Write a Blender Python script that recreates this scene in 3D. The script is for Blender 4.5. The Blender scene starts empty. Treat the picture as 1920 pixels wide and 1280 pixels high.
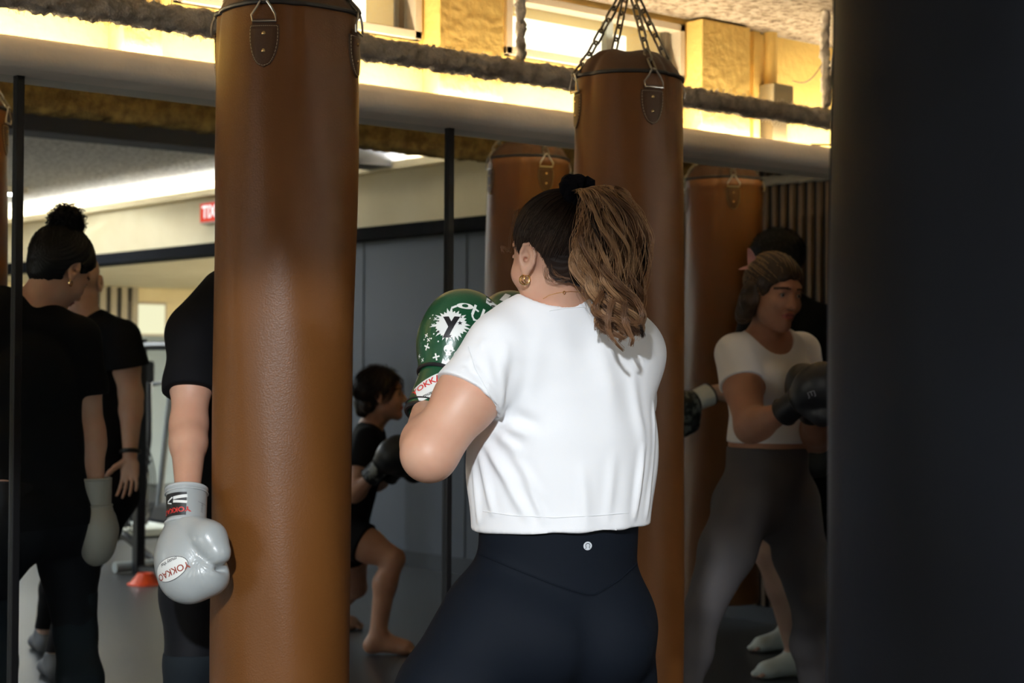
import bpy, bmesh, math, random
import numpy as np
from mathutils import Vector, Matrix, Quaternion
from mathutils.bvhtree import BVHTree
random.seed(7); np.random.seed(7)
C = bpy.context.scene.collection
V = Vector

# ---------------------------------------------------------------- camera
# world: X runs along the mirror wall, Y points from the photographer to the mirror wall, Z up
FPX = 3200.0                       # focal length in pixels of the 1920 wide frame
CAMZ = 1.28
MIR = 4.20                         # mirror plane at Y = MIR
PITCH = math.atan(49 / FPX); ROLL = 0.0065
_r0 = V((.7638, -.6455, 0)); _f0 = V((.6455, .7638, 0)); _up = V((0, 0, 1))
CF = (_f0 * math.cos(PITCH) + _up * math.sin(PITCH)).normalized()
_u = (_up * math.cos(PITCH) - _f0 * math.sin(PITCH))
CR = (_r0 + _up * ROLL).normalized()
CU = (_u - _r0 * ROLL).normalized()
CU = (CU - CF * CU.dot(CF)).normalized(); CR = CF.cross(CU).normalized()
cam_d = bpy.data.cameras.new('camera'); cam = bpy.data.objects.new('camera', cam_d); C.objects.link(cam)
M = Matrix((CR, CU, -CF)).transposed().to_4x4(); M.translation = V((0, 0, CAMZ)); cam.matrix_world = M
cam_d.sensor_width = 36; cam_d.lens = FPX / 1920 * 36; cam_d.clip_end = 100; cam_d.clip_start = .05
cam_d.dof.use_dof = True; cam_d.dof.focus_distance = 3.25; cam_d.dof.aperture_fstop = 6.3
bpy.context.scene.camera = cam

def at(px, py, z):                 # the point seen at pixel (px, py), z metres in front of the lens
    return V((0, 0, CAMZ)) + CF * z + CR * ((px - 960) / FPX * z) + CU * ((640 - py) / FPX * z)
def mr(p):                         # where the real thing stands whose reflection is at p
    return V((p[0], 2 * MIR - p[1], p[2]))

# ---------------------------------------------------------------- view, sky, large lights
sc = bpy.context.scene
sc.view_settings.view_transform = 'Standard'; sc.view_settings.look = 'None'
sc.view_settings.gamma = 1; sc.view_settings.use_curve_mapping = False
sc.view_settings.exposure = 0.0
w = bpy.data.worlds.new('sky'); sc.world = w; w.use_nodes = True
nt = w.node_tree; bg = nt.nodes['Background']
bg.inputs[0].default_value = (1.0, .97, .86, 1); bg.inputs[1].default_value = 3.4

def area(name, loc, target, sx, sy, power, col):
    d = bpy.data.lights.new(name, 'AREA'); d.shape = 'RECTANGLE'; d.size = sx; d.size_y = sy
    d.energy = power; d.color = col
    o = bpy.data.objects.new(name, d); C.objects.link(o); o.location = loc
    o.rotation_euler = (V(target) - V(loc)).to_track_quat('-Z', 'Y').to_euler()
    return o
CEIL = 2.70
# unseen ceiling battens, added to brighten the room and bulkhead; housings follow below
ADDED_BATTENS = [(.75, -.88, 3.6, 115), (-1.5, -4.2, 3.0, 60), (4.6, -4.6, 2.4, 300)]
for i, (x, y, L, p) in enumerate(ADDED_BATTENS):
    a = area('batten_light', (x, y, CEIL - .062), (x, y, 0), L, .10, p, (.93, .96, 1.0))
area('annex_light', (9.5, -3.6, 2.06), (9.5, -3.6, 0), 2.4, .6, 750, (1, .94, .84))  # unseen lamp added to brighten the annex
# daylight entering through the big shop window on the left-hand wall
area('window_daylight', (-3.9, 1.7, 1.2), (0, 1.7, 1.2), 1.5, 1.4, 20, (.86, .93, 1.0))
# unseen spotlight added behind the camera for the bright patches on bag and shirt
SPOT = V((-.75, -.30, 2.46)); d = bpy.data.lights.new('track_spot_light', 'SPOT'); d.energy = 640; d.color = (.90, .95, 1.0); d.spot_size = math.radians(31); d.spot_blend = .20; d.shadow_soft_size = .06
o = bpy.data.objects.new('track_spot_light', d); C.objects.link(o); o.location = SPOT
SPOT_T = V((1.82, 2.76, .40)); o.rotation_euler = (SPOT_T - SPOT).to_track_quat('-Z', 'Y').to_euler()
# ---------------------------------------------------------------- helpers
def tag(o, label=None, cat=None, group=None, kind=None):
    if label: o['label'] = label
    if cat: o['category'] = cat
    if group: o['group'] = group
    if kind: o['kind'] = kind
    return o
def empty(name, loc, label=None, cat=None, group=None, rz=0):
    o = bpy.data.objects.new(name, None); C.objects.link(o); o.location = loc; o.rotation_euler = (0, 0, rz)
    o.empty_display_size = .1
    bpy.context.view_layer.update()
    return tag(o, label, cat, group)
def wmat(o):
    m = o.matrix_basis.copy()
    while o.parent: o = o.parent; m = o.matrix_basis @ m
    return m
def link(name, me, mat=None, parent=None, smooth=True, mats=None):
    """links mesh data given in world coordinates; a child keeps its world place"""
    if mat is not None and not mats: mats = [mat]
    for m in (mats or []): me.materials.append(m)
    if smooth: me.shade_smooth()
    o = bpy.data.objects.new(name, me); C.objects.link(o)
    if parent is not None:
        me.transform(wmat(parent).inverted()); o.parent = parent
    return o
def from_py(name, vs, fs, mat=None, parent=None, smooth=True, mats=None):
    me = bpy.data.meshes.new(name)
    me.from_pydata([tuple(v) for v in vs], [], [tuple(f) for f in fs]); me.update()
    return link(name, me, mat, parent, smooth, mats)
def from_np(name, vs, fs, mat=None, parent=None, smooth=True, mats=None):
    me = npmesh(name, vs, fs)
    return link(name, me, mat, parent, smooth, mats)
def npmesh(name, vs, fs):
    vs = np.asarray(vs, np.float32); fs = np.asarray(fs, np.int32); k = fs.shape[1]
    me = bpy.data.meshes.new(name)
    me.vertices.add(len(vs)); me.vertices.foreach_set('co', vs.ravel())
    me.loops.add(fs.size); me.loops.foreach_set('vertex_index', fs.ravel())
    me.polygons.add(len(fs)); me.polygons.foreach_set('loop_start', np.arange(0, fs.size, k, dtype=np.int32))
    me.polygons.foreach_set('loop_total', np.full(len(fs), k, np.int32))
    me.update(calc_edges=True); me.validate()
    return me

class MB:                           # collects shapes, builds ONE mesh
    def __init__(s): s.v = []; s.f = []; s.mi = []
    def add(s, vs, fs, mi=0):
        n = len(s.v); s.v += [V(v) for v in vs]; s.f += [tuple(i + n for i in f) for f in fs]; s.mi += [mi] * len(fs)
    def box(s, c, d, mi=0, R=None, bev=0):
        c = V(c); x, y, z = d[0] / 2, d[1] / 2, d[2] / 2
        if bev:
            b = min(bev, x * .9, y * .9, z * .9); bm = bmesh.new(); bmesh.ops.create_cube(bm, size=1)
            for v in bm.verts: v.co = V((v.co.x * 2 * x, v.co.y * 2 * y, v.co.z * 2 * z))
            bmesh.ops.bevel(bm, geom=list(bm.edges), offset=b, segments=3, affect='EDGES', profile=.5)
            bm.verts.index_update()
            s.add([c + (R @ v.co if R else v.co) for v in bm.verts], [[v.index for v in f.verts] for f in bm.faces], mi); bm.free(); return
        q = [V((a * x, b * y, e * z)) for a in (-1, 1) for b in (-1, 1) for e in (-1, 1)]
        s.add([c + (R @ p if R else p) for p in q], [(0, 1, 3, 2), (4, 6, 7, 5), (0, 4, 5, 1), (2, 3, 7, 6), (0, 2, 6, 4), (1, 5, 7, 3)], mi)
    def tube(s, pts, r, seg=10, mi=0, closed=False, caps=True, flat=None):
        pts = [V(p) for p in pts]; n = len(pts); rs = r if hasattr(r, '__len__') else [r] * n
        vs = []; prev = None
        for i, p in enumerate(pts):
            a = pts[(i - 1) % n] if (closed or i > 0) else p; b = pts[(i + 1) % n] if (closed or i < n - 1) else p
            t = (b - a).normalized()
            if prev is None:
                prev = t.orthogonal().normalized()
                if flat is not None: prev = (V(flat) - t * t.dot(V(flat))).normalized()
            else: prev = (prev - t * t.dot(prev)).normalized()
            bn = t.cross(prev)
            for k in range(seg):
                a_ = 2 * math.pi * k / seg
                vs.append(p + (prev * math.cos(a_) + bn * math.sin(a_)) * rs[i])
        fs = []
        for i in range(n if closed else n - 1):
            j = (i + 1) % n
            for k in range(seg): fs.append((i * seg + k, i * seg + (k + 1) % seg, j * seg + (k + 1) % seg, j * seg + k))
        if caps and not closed: fs += [tuple(reversed(range(seg))), tuple((n - 1) * seg + k for k in range(seg))]
        s.add(vs, fs, mi)
    def lathe(s, prof, c=(0, 0, 0), seg=32, mi=0, R=None):     # prof: list of (r, z)
        c = V(c); vs = []; n = len(prof)
        for r, z in prof:
            for k in range(seg):
                p = V((r * math.cos(2 * math.pi * k / seg), r * math.sin(2 * math.pi * k / seg), z))
                vs.append(c + (R @ p if R else p))
        fs = [(i * seg + k, i * seg + (k + 1) % seg, (i + 1) * seg + (k + 1) % seg, (i + 1) * seg + k) for i in range(n - 1) for k in range(seg)]
        fs += [tuple(reversed(range(seg))), tuple((n - 1) * seg + k for k in range(seg))]
        s.add(vs, fs, mi)
    def build(s, name, mat=None, parent=None, smooth=False, mats=None):
        me = bpy.data.meshes.new(name); me.from_pydata([tuple(v) for v in s.v], [], s.f)
        me.polygons.foreach_set('material_index', s.mi); me.update()
        o = link(name, me, mat, parent, False, mats)
        if smooth:
            me.shade_smooth()
            try: me.set_sharp_from_angle(angle=math.radians(40))
            except Exception: pass
        return o
def struct(name, mb, mat, mats=None, smooth=False):
    return tag(mb.build(name, mat, None, smooth, mats), kind='structure')
def copy_tree(o, parent=None):
    c = o.copy(); C.objects.link(c); c.parent = parent
    for ch in list(o.children): copy_tree(ch, c)
    return c

# ---------------------------------------------------------------- materials
MATS = {}
def mat(name, col, rough=.6, metal=0, bump=0, bscale=200, spec=.5, col2=None, nscale=8, sheen=0, sss=0, coat=0, detail=3, contrast=(.35, .65), stretch=None, emit=0, alpha=1):
    if name in MATS: return MATS[name]
    m = bpy.data.materials.new(name); m.use_nodes = True; n = m.node_tree; b = n.nodes['Principled BSDF']; MATS[name] = m
    c4 = lambda c: (c[0], c[1], c[2], 1)
    b.inputs['Base Color'].default_value = c4(col); b.inputs['Roughness'].default_value = rough
    b.inputs['Metallic'].default_value = metal; b.inputs['Specular IOR Level'].default_value = spec
    if sheen: b.inputs['Sheen Weight'].default_value = sheen; b.inputs['Sheen Roughness'].default_value = .5
    if sss:
        b.inputs['Subsurface Weight'].default_value = sss; b.inputs['Subsurface Radius'].default_value = (1, .35, .2); b.inputs['Subsurface Scale'].default_value = .006
    if coat: b.inputs['Coat Weight'].default_value = coat; b.inputs['Coat Roughness'].default_value = .15
    if emit: b.inputs['Emission Color'].default_value = c4(col); b.inputs['Emission Strength'].default_value = emit
    tc = n.nodes.new('ShaderNodeTexCoord'); src = tc.outputs['Object']
    if stretch:
        mp = n.nodes.new('ShaderNodeMapping'); mp.inputs['Scale'].default_value = stretch; n.links.new(src, mp.inputs[0]); src = mp.outputs[0]
    if col2 is not None:
        t = n.nodes.new('ShaderNodeTexNoise'); t.inputs['Scale'].default_value = nscale; t.inputs['Detail'].default_value = detail; n.links.new(src, t.inputs['Vector'])
        rp = n.nodes.new('ShaderNodeMapRange'); rp.inputs[1].default_value = contrast[0]; rp.inputs[2].default_value = contrast[1]; n.links.new(t.outputs[0], rp.inputs[0])
        mx = n.nodes.new('ShaderNodeMix'); mx.data_type = 'RGBA'; n.links.new(rp.outputs[0], mx.inputs['Factor'])
        mx.inputs['A'].default_value = c4(col); mx.inputs['B'].default_value = c4(col2); n.links.new(mx.outputs['Result'], b.inputs['Base Color'])
    if bump:
        t = n.nodes.new('ShaderNodeTexNoise'); t.inputs['Scale'].default_value = bscale; t.inputs['Detail'].default_value = 4; n.links.new(src, t.inputs['Vector'])
        bp = n.nodes.new('ShaderNodeBump'); bp.inputs['Strength'].default_value = bump; bp.inputs['Distance'].default_value = .02
        n.links.new(t.outputs[0], bp.inputs['Height']); n.links.new(bp.outputs[0], b.inputs['Normal'])
    return m
def glowmat(name, col, s):
    m = bpy.data.materials.new(name); m.use_nodes = True; n = m.node_tree; n.nodes.clear()
    e = n.nodes.new('ShaderNodeEmission'); e.inputs[0].default_value = (*col, 1); e.inputs[1].default_value = s
    o = n.nodes.new('ShaderNodeOutputMaterial'); n.links.new(e.outputs[0], o.inputs[0]); return m
black_metal = mat('black_metal', (.006, .006, .007), .5, spec=.25)
steel = mat('steel', (.62, .6, .56), .28, 1)
chain_steel = mat('chain_steel', (.26, .23, .18), .45, 1)
white_wall = mat('cream_paint', (.86, .75, .50), .75, bump=.15, bscale=40, col2=(.80, .68, .43), nscale=3)
yellow_paint = mat('yellow_paint', (.80, .56, .18), .6, bump=.25, bscale=30, col2=(.72, .49, .15), nscale=5)
frame_paint = mat('frame_paint', (.50, .43, .34), .5, bump=.1, bscale=60)
black_paint = mat('black_paint', (.015, .015, .018), .5)
navy_pad = mat('slate_wall_pad', (.075, .090, .115), .6, bump=.03, bscale=90)
# ---------------------------------------------------------------- the room
X0, X1, Y0 = -4.0, 6.60, -8.2          # left wall, right wall, wall behind the camera
WY = 4.40                              # face of the window wall above the mirrors
def floor_mat():
    m = mat('rubber_floor', (.030, .033, .038), .33, bump=.06, bscale=220, col2=(.040, .043, .048), nscale=60, contrast=(.45, .6))
    return m
b = MB(); b.box(((X0 + 12) / 2, (Y0 + 5) / 2, -.05), (12 - X0 + .4, 5 - Y0 + .4, .1)); struct('floor', b, floor_mat())
# rough sprayed ceiling
m = mat('sprayed_ceiling', (.74, .70, .64), .95, spec=.1); n = m.node_tree; pb = n.nodes['Principled BSDF']
tc = n.nodes.new('ShaderNodeTexCoord'); vo = n.nodes.new('ShaderNodeTexNoise'); vo.inputs['Scale'].default_value = 34; vo.inputs['Detail'].default_value = 6; vo.inputs['Roughness'].default_value = .7
n.links.new(tc.outputs['Object'], vo.inputs['Vector'])
rp = n.nodes.new('ShaderNodeMapRange'); rp.inputs[1].default_value = .36; rp.inputs[2].default_value = .56; n.links.new(vo.outputs[0], rp.inputs[0])
mx = n.nodes.new('ShaderNodeMix'); mx.data_type = 'RGBA'; mx.inputs['A'].default_value = (.26, .23, .20, 1); mx.inputs['B'].default_value = (.82, .78, .72, 1)
n.links.new(rp.outputs[0], mx.inputs['Factor']); n.links.new(mx.outputs['Result'], pb.inputs['Base Color'])
bp = n.nodes.new('ShaderNodeBump'); bp.inputs['Strength'].default_value = .9; bp.inputs['Distance'].default_value = .03; n.links.new(vo.outputs[0], bp.inputs['Height']); n.links.new(bp.outputs[0], pb.inputs['Normal'])
ceil_m = m
b = MB(); b.box(((X0 + 12) / 2, (Y0 + 5) / 2, CEIL + .06), (12 - X0 + .4, 5 - Y0 + .4, .12)); struct('ceiling', b, ceil_m)

# wall that carries the mirrors: solid below, glazing band above
WT = .30
b = MB()
b.box(((X0 + X1) / 2, WY + WT / 2, 1.165), (X1 - X0 + .6, WT, 2.33))
b.box(((X0 + X1) / 2, WY + WT / 2, 2.625), (X1 - X0 + .6, WT, .15))
# openings between 2.33 and 2.55: piers fill what is not window
WINS = [(3.38 - .97, 3.38), (3.935, 4.87), (.0, 1.62 ), (5.72, 6.5)]
_wx = lambda px, Y=4.40: (lambda d: d.x / d.y * Y)(CF + CR * ((px - 960) / FPX))
WINS = [(_wx(-160), _wx(215)), (_wx(318), _wx(782)), (_wx(941), _wx(1277))]
xs = sorted(WINS); e = X0 - .3
for a, c in xs + [(X1 + .3, 99)]:
    if a - e > .01: b.box(((a + e) / 2, WY + WT / 2, 2.44), (a - e, WT, .22))
    e = c
struct('wall_front', b, yellow_paint)
# shallow piers standing proud of the wall between the windows
_wy = lambda px, Y: (lambda d: d.x / d.y * Y)(CF + CR * ((px - 960) / FPX))
for i, (a, c) in enumerate([(_wy(225, 4.31), _wy(300, 4.31)), (_wy(820, 4.31), _wy(940, 4.31)), (_wy(1314, 4.31), _wy(1405, 4.31))]):
    b = MB(); b.box(((a + c) / 2, WY - .045, 2.345), (c - a, .09, .435), bev=.005); struct('trim_%d' % (i + 1), b, yellow_paint)
# windows: frame, divider, ribbed glass
gm = bpy.data.materials.new('ribbed_glass'); gm.use_nodes = True; n = gm.node_tree; n.nodes.clear()
o_ = n.nodes.new('ShaderNodeOutputMaterial'); mxs = n.nodes.new('ShaderNodeMixShader'); mxs.inputs[0].default_value = .80
tr = n.nodes.new('ShaderNodeBsdfTranslucent'); tr.inputs[0].default_value = (.93, .95, .86, 1)
tp = n.nodes.new('ShaderNodeBsdfTransparent'); tp.inputs[0].default_value = (.93, .93, .84, 1)
n.links.new(tr.outputs[0], mxs.inputs[1]); n.links.new(tp.outputs[0], mxs.inputs[2]); n.links.new(mxs.outputs[0], o_.inputs[0])
tc = n.nodes.new('ShaderNodeTexCoord'); wv = n.nodes.new('ShaderNodeTexWave'); wv.inputs['Scale'].default_value = 30; n.links.new(tc.outputs['Object'], wv.inputs['Vector'])
bp = n.nodes.new('ShaderNodeBump'); bp.inputs['Strength'].default_value = .5; bp.inputs['Distance'].default_value = .01; n.links.new(wv.outputs[0], bp.inputs['Height']); n.links.new(bp.outputs[0], tr.inputs['Normal'])
for i, (a, c) in enumerate(WINS):
    b = MB(); z0, z1 = 2.335, 2.548; fy = WY + .02; t = .028
    b.box(((a + c) / 2, fy, z0 + t / 2), (c - a, .07, t), bev=.003); b.box(((a + c) / 2, fy, z1 - t / 2), (c - a, .07, t), bev=.003)
    for x in (a + t / 2, c - t / 2): b.box((x, fy, (z0 + z1) / 2), (t, .07, z1 - z0), bev=.003)
    fr = struct('window_%d' % (i + 1), b, frame_paint)
    b = MB(); b.box((c - t - .025, fy + .02, (z0 + z1) / 2), (.022, .03, z1 - z0 - 2 * t)); b.build('divider', mat('aged_bar', (.10, .075, .05), .6), fr)
    if i == 2:
        b = MB(); b.box((a + (c - a) * .60, fy + .02, (z0 + z1) / 2), (.03, .03, z1 - z0 - 2 * t)); b.build('divider', mat('grey_bar', (.35, .40, .42), .6), fr)
    b = MB(); b.box(((a + c) / 2, fy + .03, (z0 + z1) / 2), (c - a - 2 * t, .006, z1 - z0 - 2 * t)); b.build('pane', gm, fr)
# roofs / trees outside that show as dull patches through the glass
b = MB(); b.box((3.0, 8.6, 1.2), (16, .3, 3.0)); struct('trim_10', b, mat('outside_wall', (.42, .43, .36), .9))

# mirrors, three panes with black glazing strips
mm = bpy.data.materials.new('mirror_glass'); mm.use_nodes = True; pb = mm.node_tree.nodes['Principled BSDF']
pb.inputs['Base Color'].default_value = (.80, .84, .83, 1); pb.inputs['Metallic'].default_value = 1; pb.inputs['Roughness'].default_value = .0
MT = 2.045; JX = [-1.0, .452, 1.870, 3.288, X1]
for i in range(len(JX)):
    a = X0 if i == 0 else JX[i - 1]; c = JX[i]
    b = MB(); b.box(((a + c) / 2, MIR + .004, (MT + .03) / 2), (c - a - .003, .008, MT - .03))
    o = b.build('mirror', mm)
    nm = ['far left', 'left of the left black strip, beside the edge of the photo', 'left, reflecting the woman with the hair bun', 'between the two black strips, reflecting the crouching woman', 'right, reflecting the slatted wall'][i]
    tag(o, 'tall frameless mirror pane, ' , 'mirror', 'mirror panes on the wall')
    o['label'] = ['frameless wall mirror pane, farthest left, outside the photo', 'frameless wall mirror pane next left of the pane cut by the photo edge',
                  'wall mirror pane cut by the left edge of the photo, left of the left strip', 'wall mirror pane between the two black strips, reflecting a hair bun and red exit sign',
                  'wall mirror pane right of the second black strip, reflecting brown bags and slats'][i]
b = MB(); b.box(((X0 + X1) / 2, MIR + .10, 1.0), (X1 - X0, .18, 2.0)); struct('wall_mirror_backing', b, black_paint)
for i, x in enumerate(JX[:-1]):
    b = MB(); b.box((x, MIR - .006, MT / 2 + .005), (.022, .014, MT - .03), bev=.003); o = b.build('mirror_strip', black_metal)
    tag(o, ['black vertical strip between mirrors, far outside the photo', 'black vertical strip between mirrors, just outside the photo', 'black vertical strip between mirrors at the left edge, beside the hair bun', 'black vertical strip between mirrors left of the central woman, behind her green glove'][i], 'mirror strip', 'black strips between mirrors')
b = MB(); b.box(((X0 + X1) / 2, MIR - .006, .02), (X1 - X0, .014, .04)); struct('baseboard_front', b, black_paint)

# plastered ledge over the mirrors, with a light strip lying on it
LY0 = 4.06
b = MB(); b.box(((X0 + X1) / 2, (LY0 + WY) / 2, 2.0675), (X1 - X0, WY - LY0, .081), bev=.028)
ledge = struct('trim_11', b, mat('ledge_plaster', (.82, .74, .65), .7, col2=(.70, .63, .55), nscale=4, bump=.1, bscale=50), smooth=True)
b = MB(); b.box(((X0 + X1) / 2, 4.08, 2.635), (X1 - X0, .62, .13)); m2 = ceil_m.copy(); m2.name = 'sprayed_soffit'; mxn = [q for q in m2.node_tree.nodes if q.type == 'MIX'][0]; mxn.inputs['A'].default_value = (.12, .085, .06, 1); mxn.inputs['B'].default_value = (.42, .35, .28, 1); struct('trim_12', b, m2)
strip = empty('light_strip', (1.3, 4.292, 2.108), 'warm glowing light strip lying on the ledge above the mirrors', 'light')
b = MB(); b.box(((X0 + X1) / 2, 4.292, 2.112), (X1 - X0 - .1, .03, .008)); b.build('housing', frame_paint, strip)
b = MB(); b.box(((X0 + X1) / 2, 4.292, 2.119), (X1 - X0 - .1, .014, .005)); b.build('diffuser', glowmat('warm_led', (1.0, .86, .58), 215), strip)

# ---- sprayed, shaggy fire-proofed beam in front of the ledge, with its hanger rods
def shaggy(name, a, c, ry, rz, parent=None, step=.012, seg=26, amp=.010, mtl=None, seed=1):
    a = V(a); c = V(c); L = (c - a).length; n = int(L / step); t = (c - a).normalized()
    e1 = t.orthogonal().normalized() if abs(t.z) > .9 else V((0, 0, 1)); e2 = t.cross(e1).normalized()
    rng = np.random.RandomState(seed)
    def sm(k): 
        x = rng.rand(n + 1, seg)
        for _ in range(k): x = (x + np.roll(x, 1, 0) + np.roll(x, -1, 0) + np.roll(x, 1, 1) + np.roll(x, -1, 1)) / 5
        x -= x.mean(); return x / (x.std() + 1e-6)
    D = sm(0) * .75 + sm(1) * .55 + sm(4) * .10
    ts = np.linspace(0, L, n + 1); th = np.linspace(0, 2 * np.pi, seg, endpoint=False)
    # superellipse cross-section
    cx = np.sign(np.cos(th)) * np.abs(np.cos(th)) ** .7; cy = np.sign(np.sin(th)) * np.abs(np.sin(th)) ** .7
    P = np.zeros((n + 1, seg, 3))
    for k in range(3):
        P[:, :, k] = a[k] + t[k] * ts[:, None] + e1[k] * (cx[None] * (rz + D * amp)) + e2[k] * (cy[None] * (ry + D * amp))
    P += rng.randn(*P.shape) * .0015
    vs = P.reshape(-1, 3); i = np.arange(n)[:, None] * seg; k = np.arange(seg)[None]; k2 = (k + 1) % seg
    fs = np.stack([i + k, i + k2, i + seg + k2, i + seg + k], -1).reshape(-1, 4)
    return from_np(name, vs, fs, mtl, parent, smooth=False)
shag = mat('sprayed_fireproofing', (.62, .55, .47), .95, bump=.5, bscale=160, spec=.1, col2=(.42, .37, .31), nscale=22, contrast=(.4, .6))
beam = empty('sprayed_beam', (3.2, 3.95, 2.14), 'shaggy grey fireproofed beam running in front of the lit ledge', 'beam')
shaggy('beam_coating', (X0 + .05, 3.95, 2.180), (X1 - .05, 3.95, 2.180), .036, .031, beam, amp=.0042, mtl=shag, seed=3)
def wy(px, Y):          # X of the point at pixel column px on the plane Y
    r = (px - 960) / FPX; d = CF + CR * r
    return d.x / d.y * Y
for i, px in enumerate([972, 1546]):
    x = wy(px, 3.95); shaggy('hanger_rod', (x, 3.95, 2.19), (x, 3.95, 2.568), .014, .014, beam, step=.01, seg=12, amp=.005, mtl=shag, seed=10 + i)
x = wy(1546, 3.95); shaggy('hanger_rod', (x + .01, 3.95, 2.23), (x + .10, 3.95, 2.568), .011, .011, beam, step=.01, seg=12, amp=.005, mtl=shag, seed=20)

rs = np.random.RandomState(77); n_ = 9000; fx0 = rs.uniform(1.0, 5.6, n_); fa = rs.rand(n_) * 6.283; fp = np.stack([fx0, 3.95 + .036 * np.cos(fa), 2.180 + .031 * np.sin(fa)], 1); fd = np.stack([rs.randn(n_) * .5, np.cos(fa), np.sin(fa)], 1) + rs.randn(n_, 3) * .35; fl = rs.uniform(.004, .013, n_)[:, None]
fib = np.stack([fp, fp + fd * fl * .6, fp + fd * fl + rs.randn(n_, 3) * .003], 1)
T_ = []; F_ = []
for k_ in range(3):
    a_ = 2.094 * k_; T_.append(fib + np.array([.0007 * math.cos(a_), .0007 * math.sin(a_), 0]))
T_ = np.stack(T_, 2).reshape(-1, 3); base_ = (np.arange(n_)[:, None] * 3 + np.arange(2)[None]).reshape(-1) * 3
for k_ in range(3): k2_ = (k_ + 1) % 3; F_.append(np.stack([base_ + k_, base_ + k2_, base_ + 3 + k2_, base_ + 3 + k_], 1))
tag(from_np('fibre_fringe', T_, np.concatenate(F_), shag, beam, smooth=False), kind='stuff')
b2 = tag(shaggy('sprayed_joist', (X0 + .05, 2.2, 2.33), (X1 - .05, 2.2, 2.33), .05, .085, None, amp=.004, mtl=mat('brown_fireproofing', (.26, .19, .08), .95, bump=.5, bscale=160, spec=.1, col2=(.13, .09, .04), nscale=22), seed=31, step=.02), 'tan fireproofed joist above the bags, seen at the top of the mirrors', 'beam')
# ---- conduit with junction box on the yellow wall
cond = empty('electrical_conduit', (5.9, WY - .03, 2.13), 'yellow-painted wall conduit with a grey junction box near the right ceiling', 'conduit')
x = wy(1416, WY - .03); b = MB(); b.box((x, WY - .018, 2.41), (.035, .03, .57)); b.build('flat_duct', yellow_paint, cond)
x = wy(1444, WY - .05)
b = MB(); b.tube([(x, WY - .045, 2.37), (x, WY - .045, CEIL - .003)], .026, 16); b.build('pipe', yellow_paint, cond, smooth=True)
b = MB(); b.box((x + .01, WY - .055, 2.325), (.115, .10, .085), bev=.005); b.build('junction_box', mat('grey_box', (.20, .17, .11), .6), cond)
b = MB(); b.box((x + .02, WY - .045, 2.20), (.085, .07, .17), bev=.004); b.build('lower_duct', mat('dark_duct', (.10, .075, .04), .7), cond)
p0 = V((x + .03, WY - .13, 2.38)); p1 = V((wy(1552, 4.1), 4.1, 2.47)); pts = [p0.lerp(p1, i / 10) + V((0, 0, -.05 * math.sin(math.pi * i / 10))) for i in range(11)]
b = MB(); b.tube(pts, .0022, 6); tag(b.build('hanging_wire', mat('dark_wire', (.06, .05, .04), .6), None, True), 'thin sagging wire from the conduit to the shaggy hanger rod', 'wire')
pts = [V((wy(1462, 4.2) + .14 + .12 * i, 4.17 - .005 * i, 2.125 + .01 * math.sin(i * 1.3))) for i in range(7)]
b = MB(); b.tube(pts, .004, 6); tag(b.build('loose_cable', mat('dark_wire2', (.10, .06, .02), .6), None, True), 'loose dark cable lying along the bright ledge at the right', 'cable')

# ---- right-hand wall: slats, then slate padding, header beam, cream bulkhead, light cove, then an open annex
SW = X1 + .0
b = MB(); b.box((SW + .10, 2.75, CEIL / 2), (.2, 3.3 + .4, CEIL)); struct('wall_right', b, black_paint)
YS = 1.25; YO = -2.15
slat_m = mat('slat_wood', (.17, .11, .065), .6, col2=(.11, .07, .042), nscale=6, stretch=(8, 8, .5))
b = MB(); y = YS + .02
while y < MIR - .02:
    b.box((SW - .012, y, (CEIL) / 2 + .03), (.024, .022, CEIL - .08)); y += .058
struct('wall_slats', b, slat_m)
b = MB(); b.box((SW - .02, (YS + MIR) / 2, .04), (.04, MIR - YS, .08)); struct('baseboard_right', b, mat('dark_base', (.03, .04, .055), .5))
pipe = empty('wall_pipe', (SW - .08, 2.7, 2.2), 'dull insulated pipe crossing the slatted wall, seen in the mirror', 'pipe')
shaggy('pipe_coating', (SW - .09, YS + .05, 2.225), (SW - .09, MIR - .03, 2.225), .022, .024, pipe, step=.015, seg=14, amp=.003, mtl=mat('pale_spray', (.26, .24, .21), .9), seed=5)
b = MB(); b.box((SW + .06, (YS + YO) / 2, 1.06), (.12, YS - YO, 2.12)); struct('wall_padding', b, navy_pad)
b = MB()
for yy in (.15, -.95): b.box((SW - .002, yy, 1.06), (.006, .008, 2.1))
b.box((SW - .01, (YS + YO) / 2, .05), (.02, YS - YO, .1)); struct('trim_13', b, mat('pad_joint', (.04, .048, .06), .6))
b = MB(); b.box((SW + .03, (YS + Y0) / 2, 2.155), (.26, YS - Y0, .085)); struct('trim_14', b, mat('header_beam', (.004, .0045, .006), .85, spec=.05))
b = MB(); b.box((SW + .10, (YS + Y0) / 2, 2.45), (.2, YS - Y0, .50))
bulk = struct('wall_bulkhead', b, white_wall)
b = MB(); b.box((SW - .05, (YS + Y0) / 2, 2.565), (.10, YS - Y0, .012)); b.box((SW - .105, (YS + Y0) / 2, 2.58), (.012, YS - Y0, .05)); struct('trim_15', b, white_wall)
cl = empty('cove_light', (SW - .05, (YS + Y0) / 2, 2.575), 'bright white light strip in the ceiling cove, seen in the left mirror', 'light')
b = MB(); b.box((SW - .05, (YS + Y0) / 2 - .2, 2.590), (.03, YS - Y0 - 1.0, .01)); b.build('diffuser', glowmat('cool_led', (.95, .97, 1.0), 460), cl)
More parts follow.
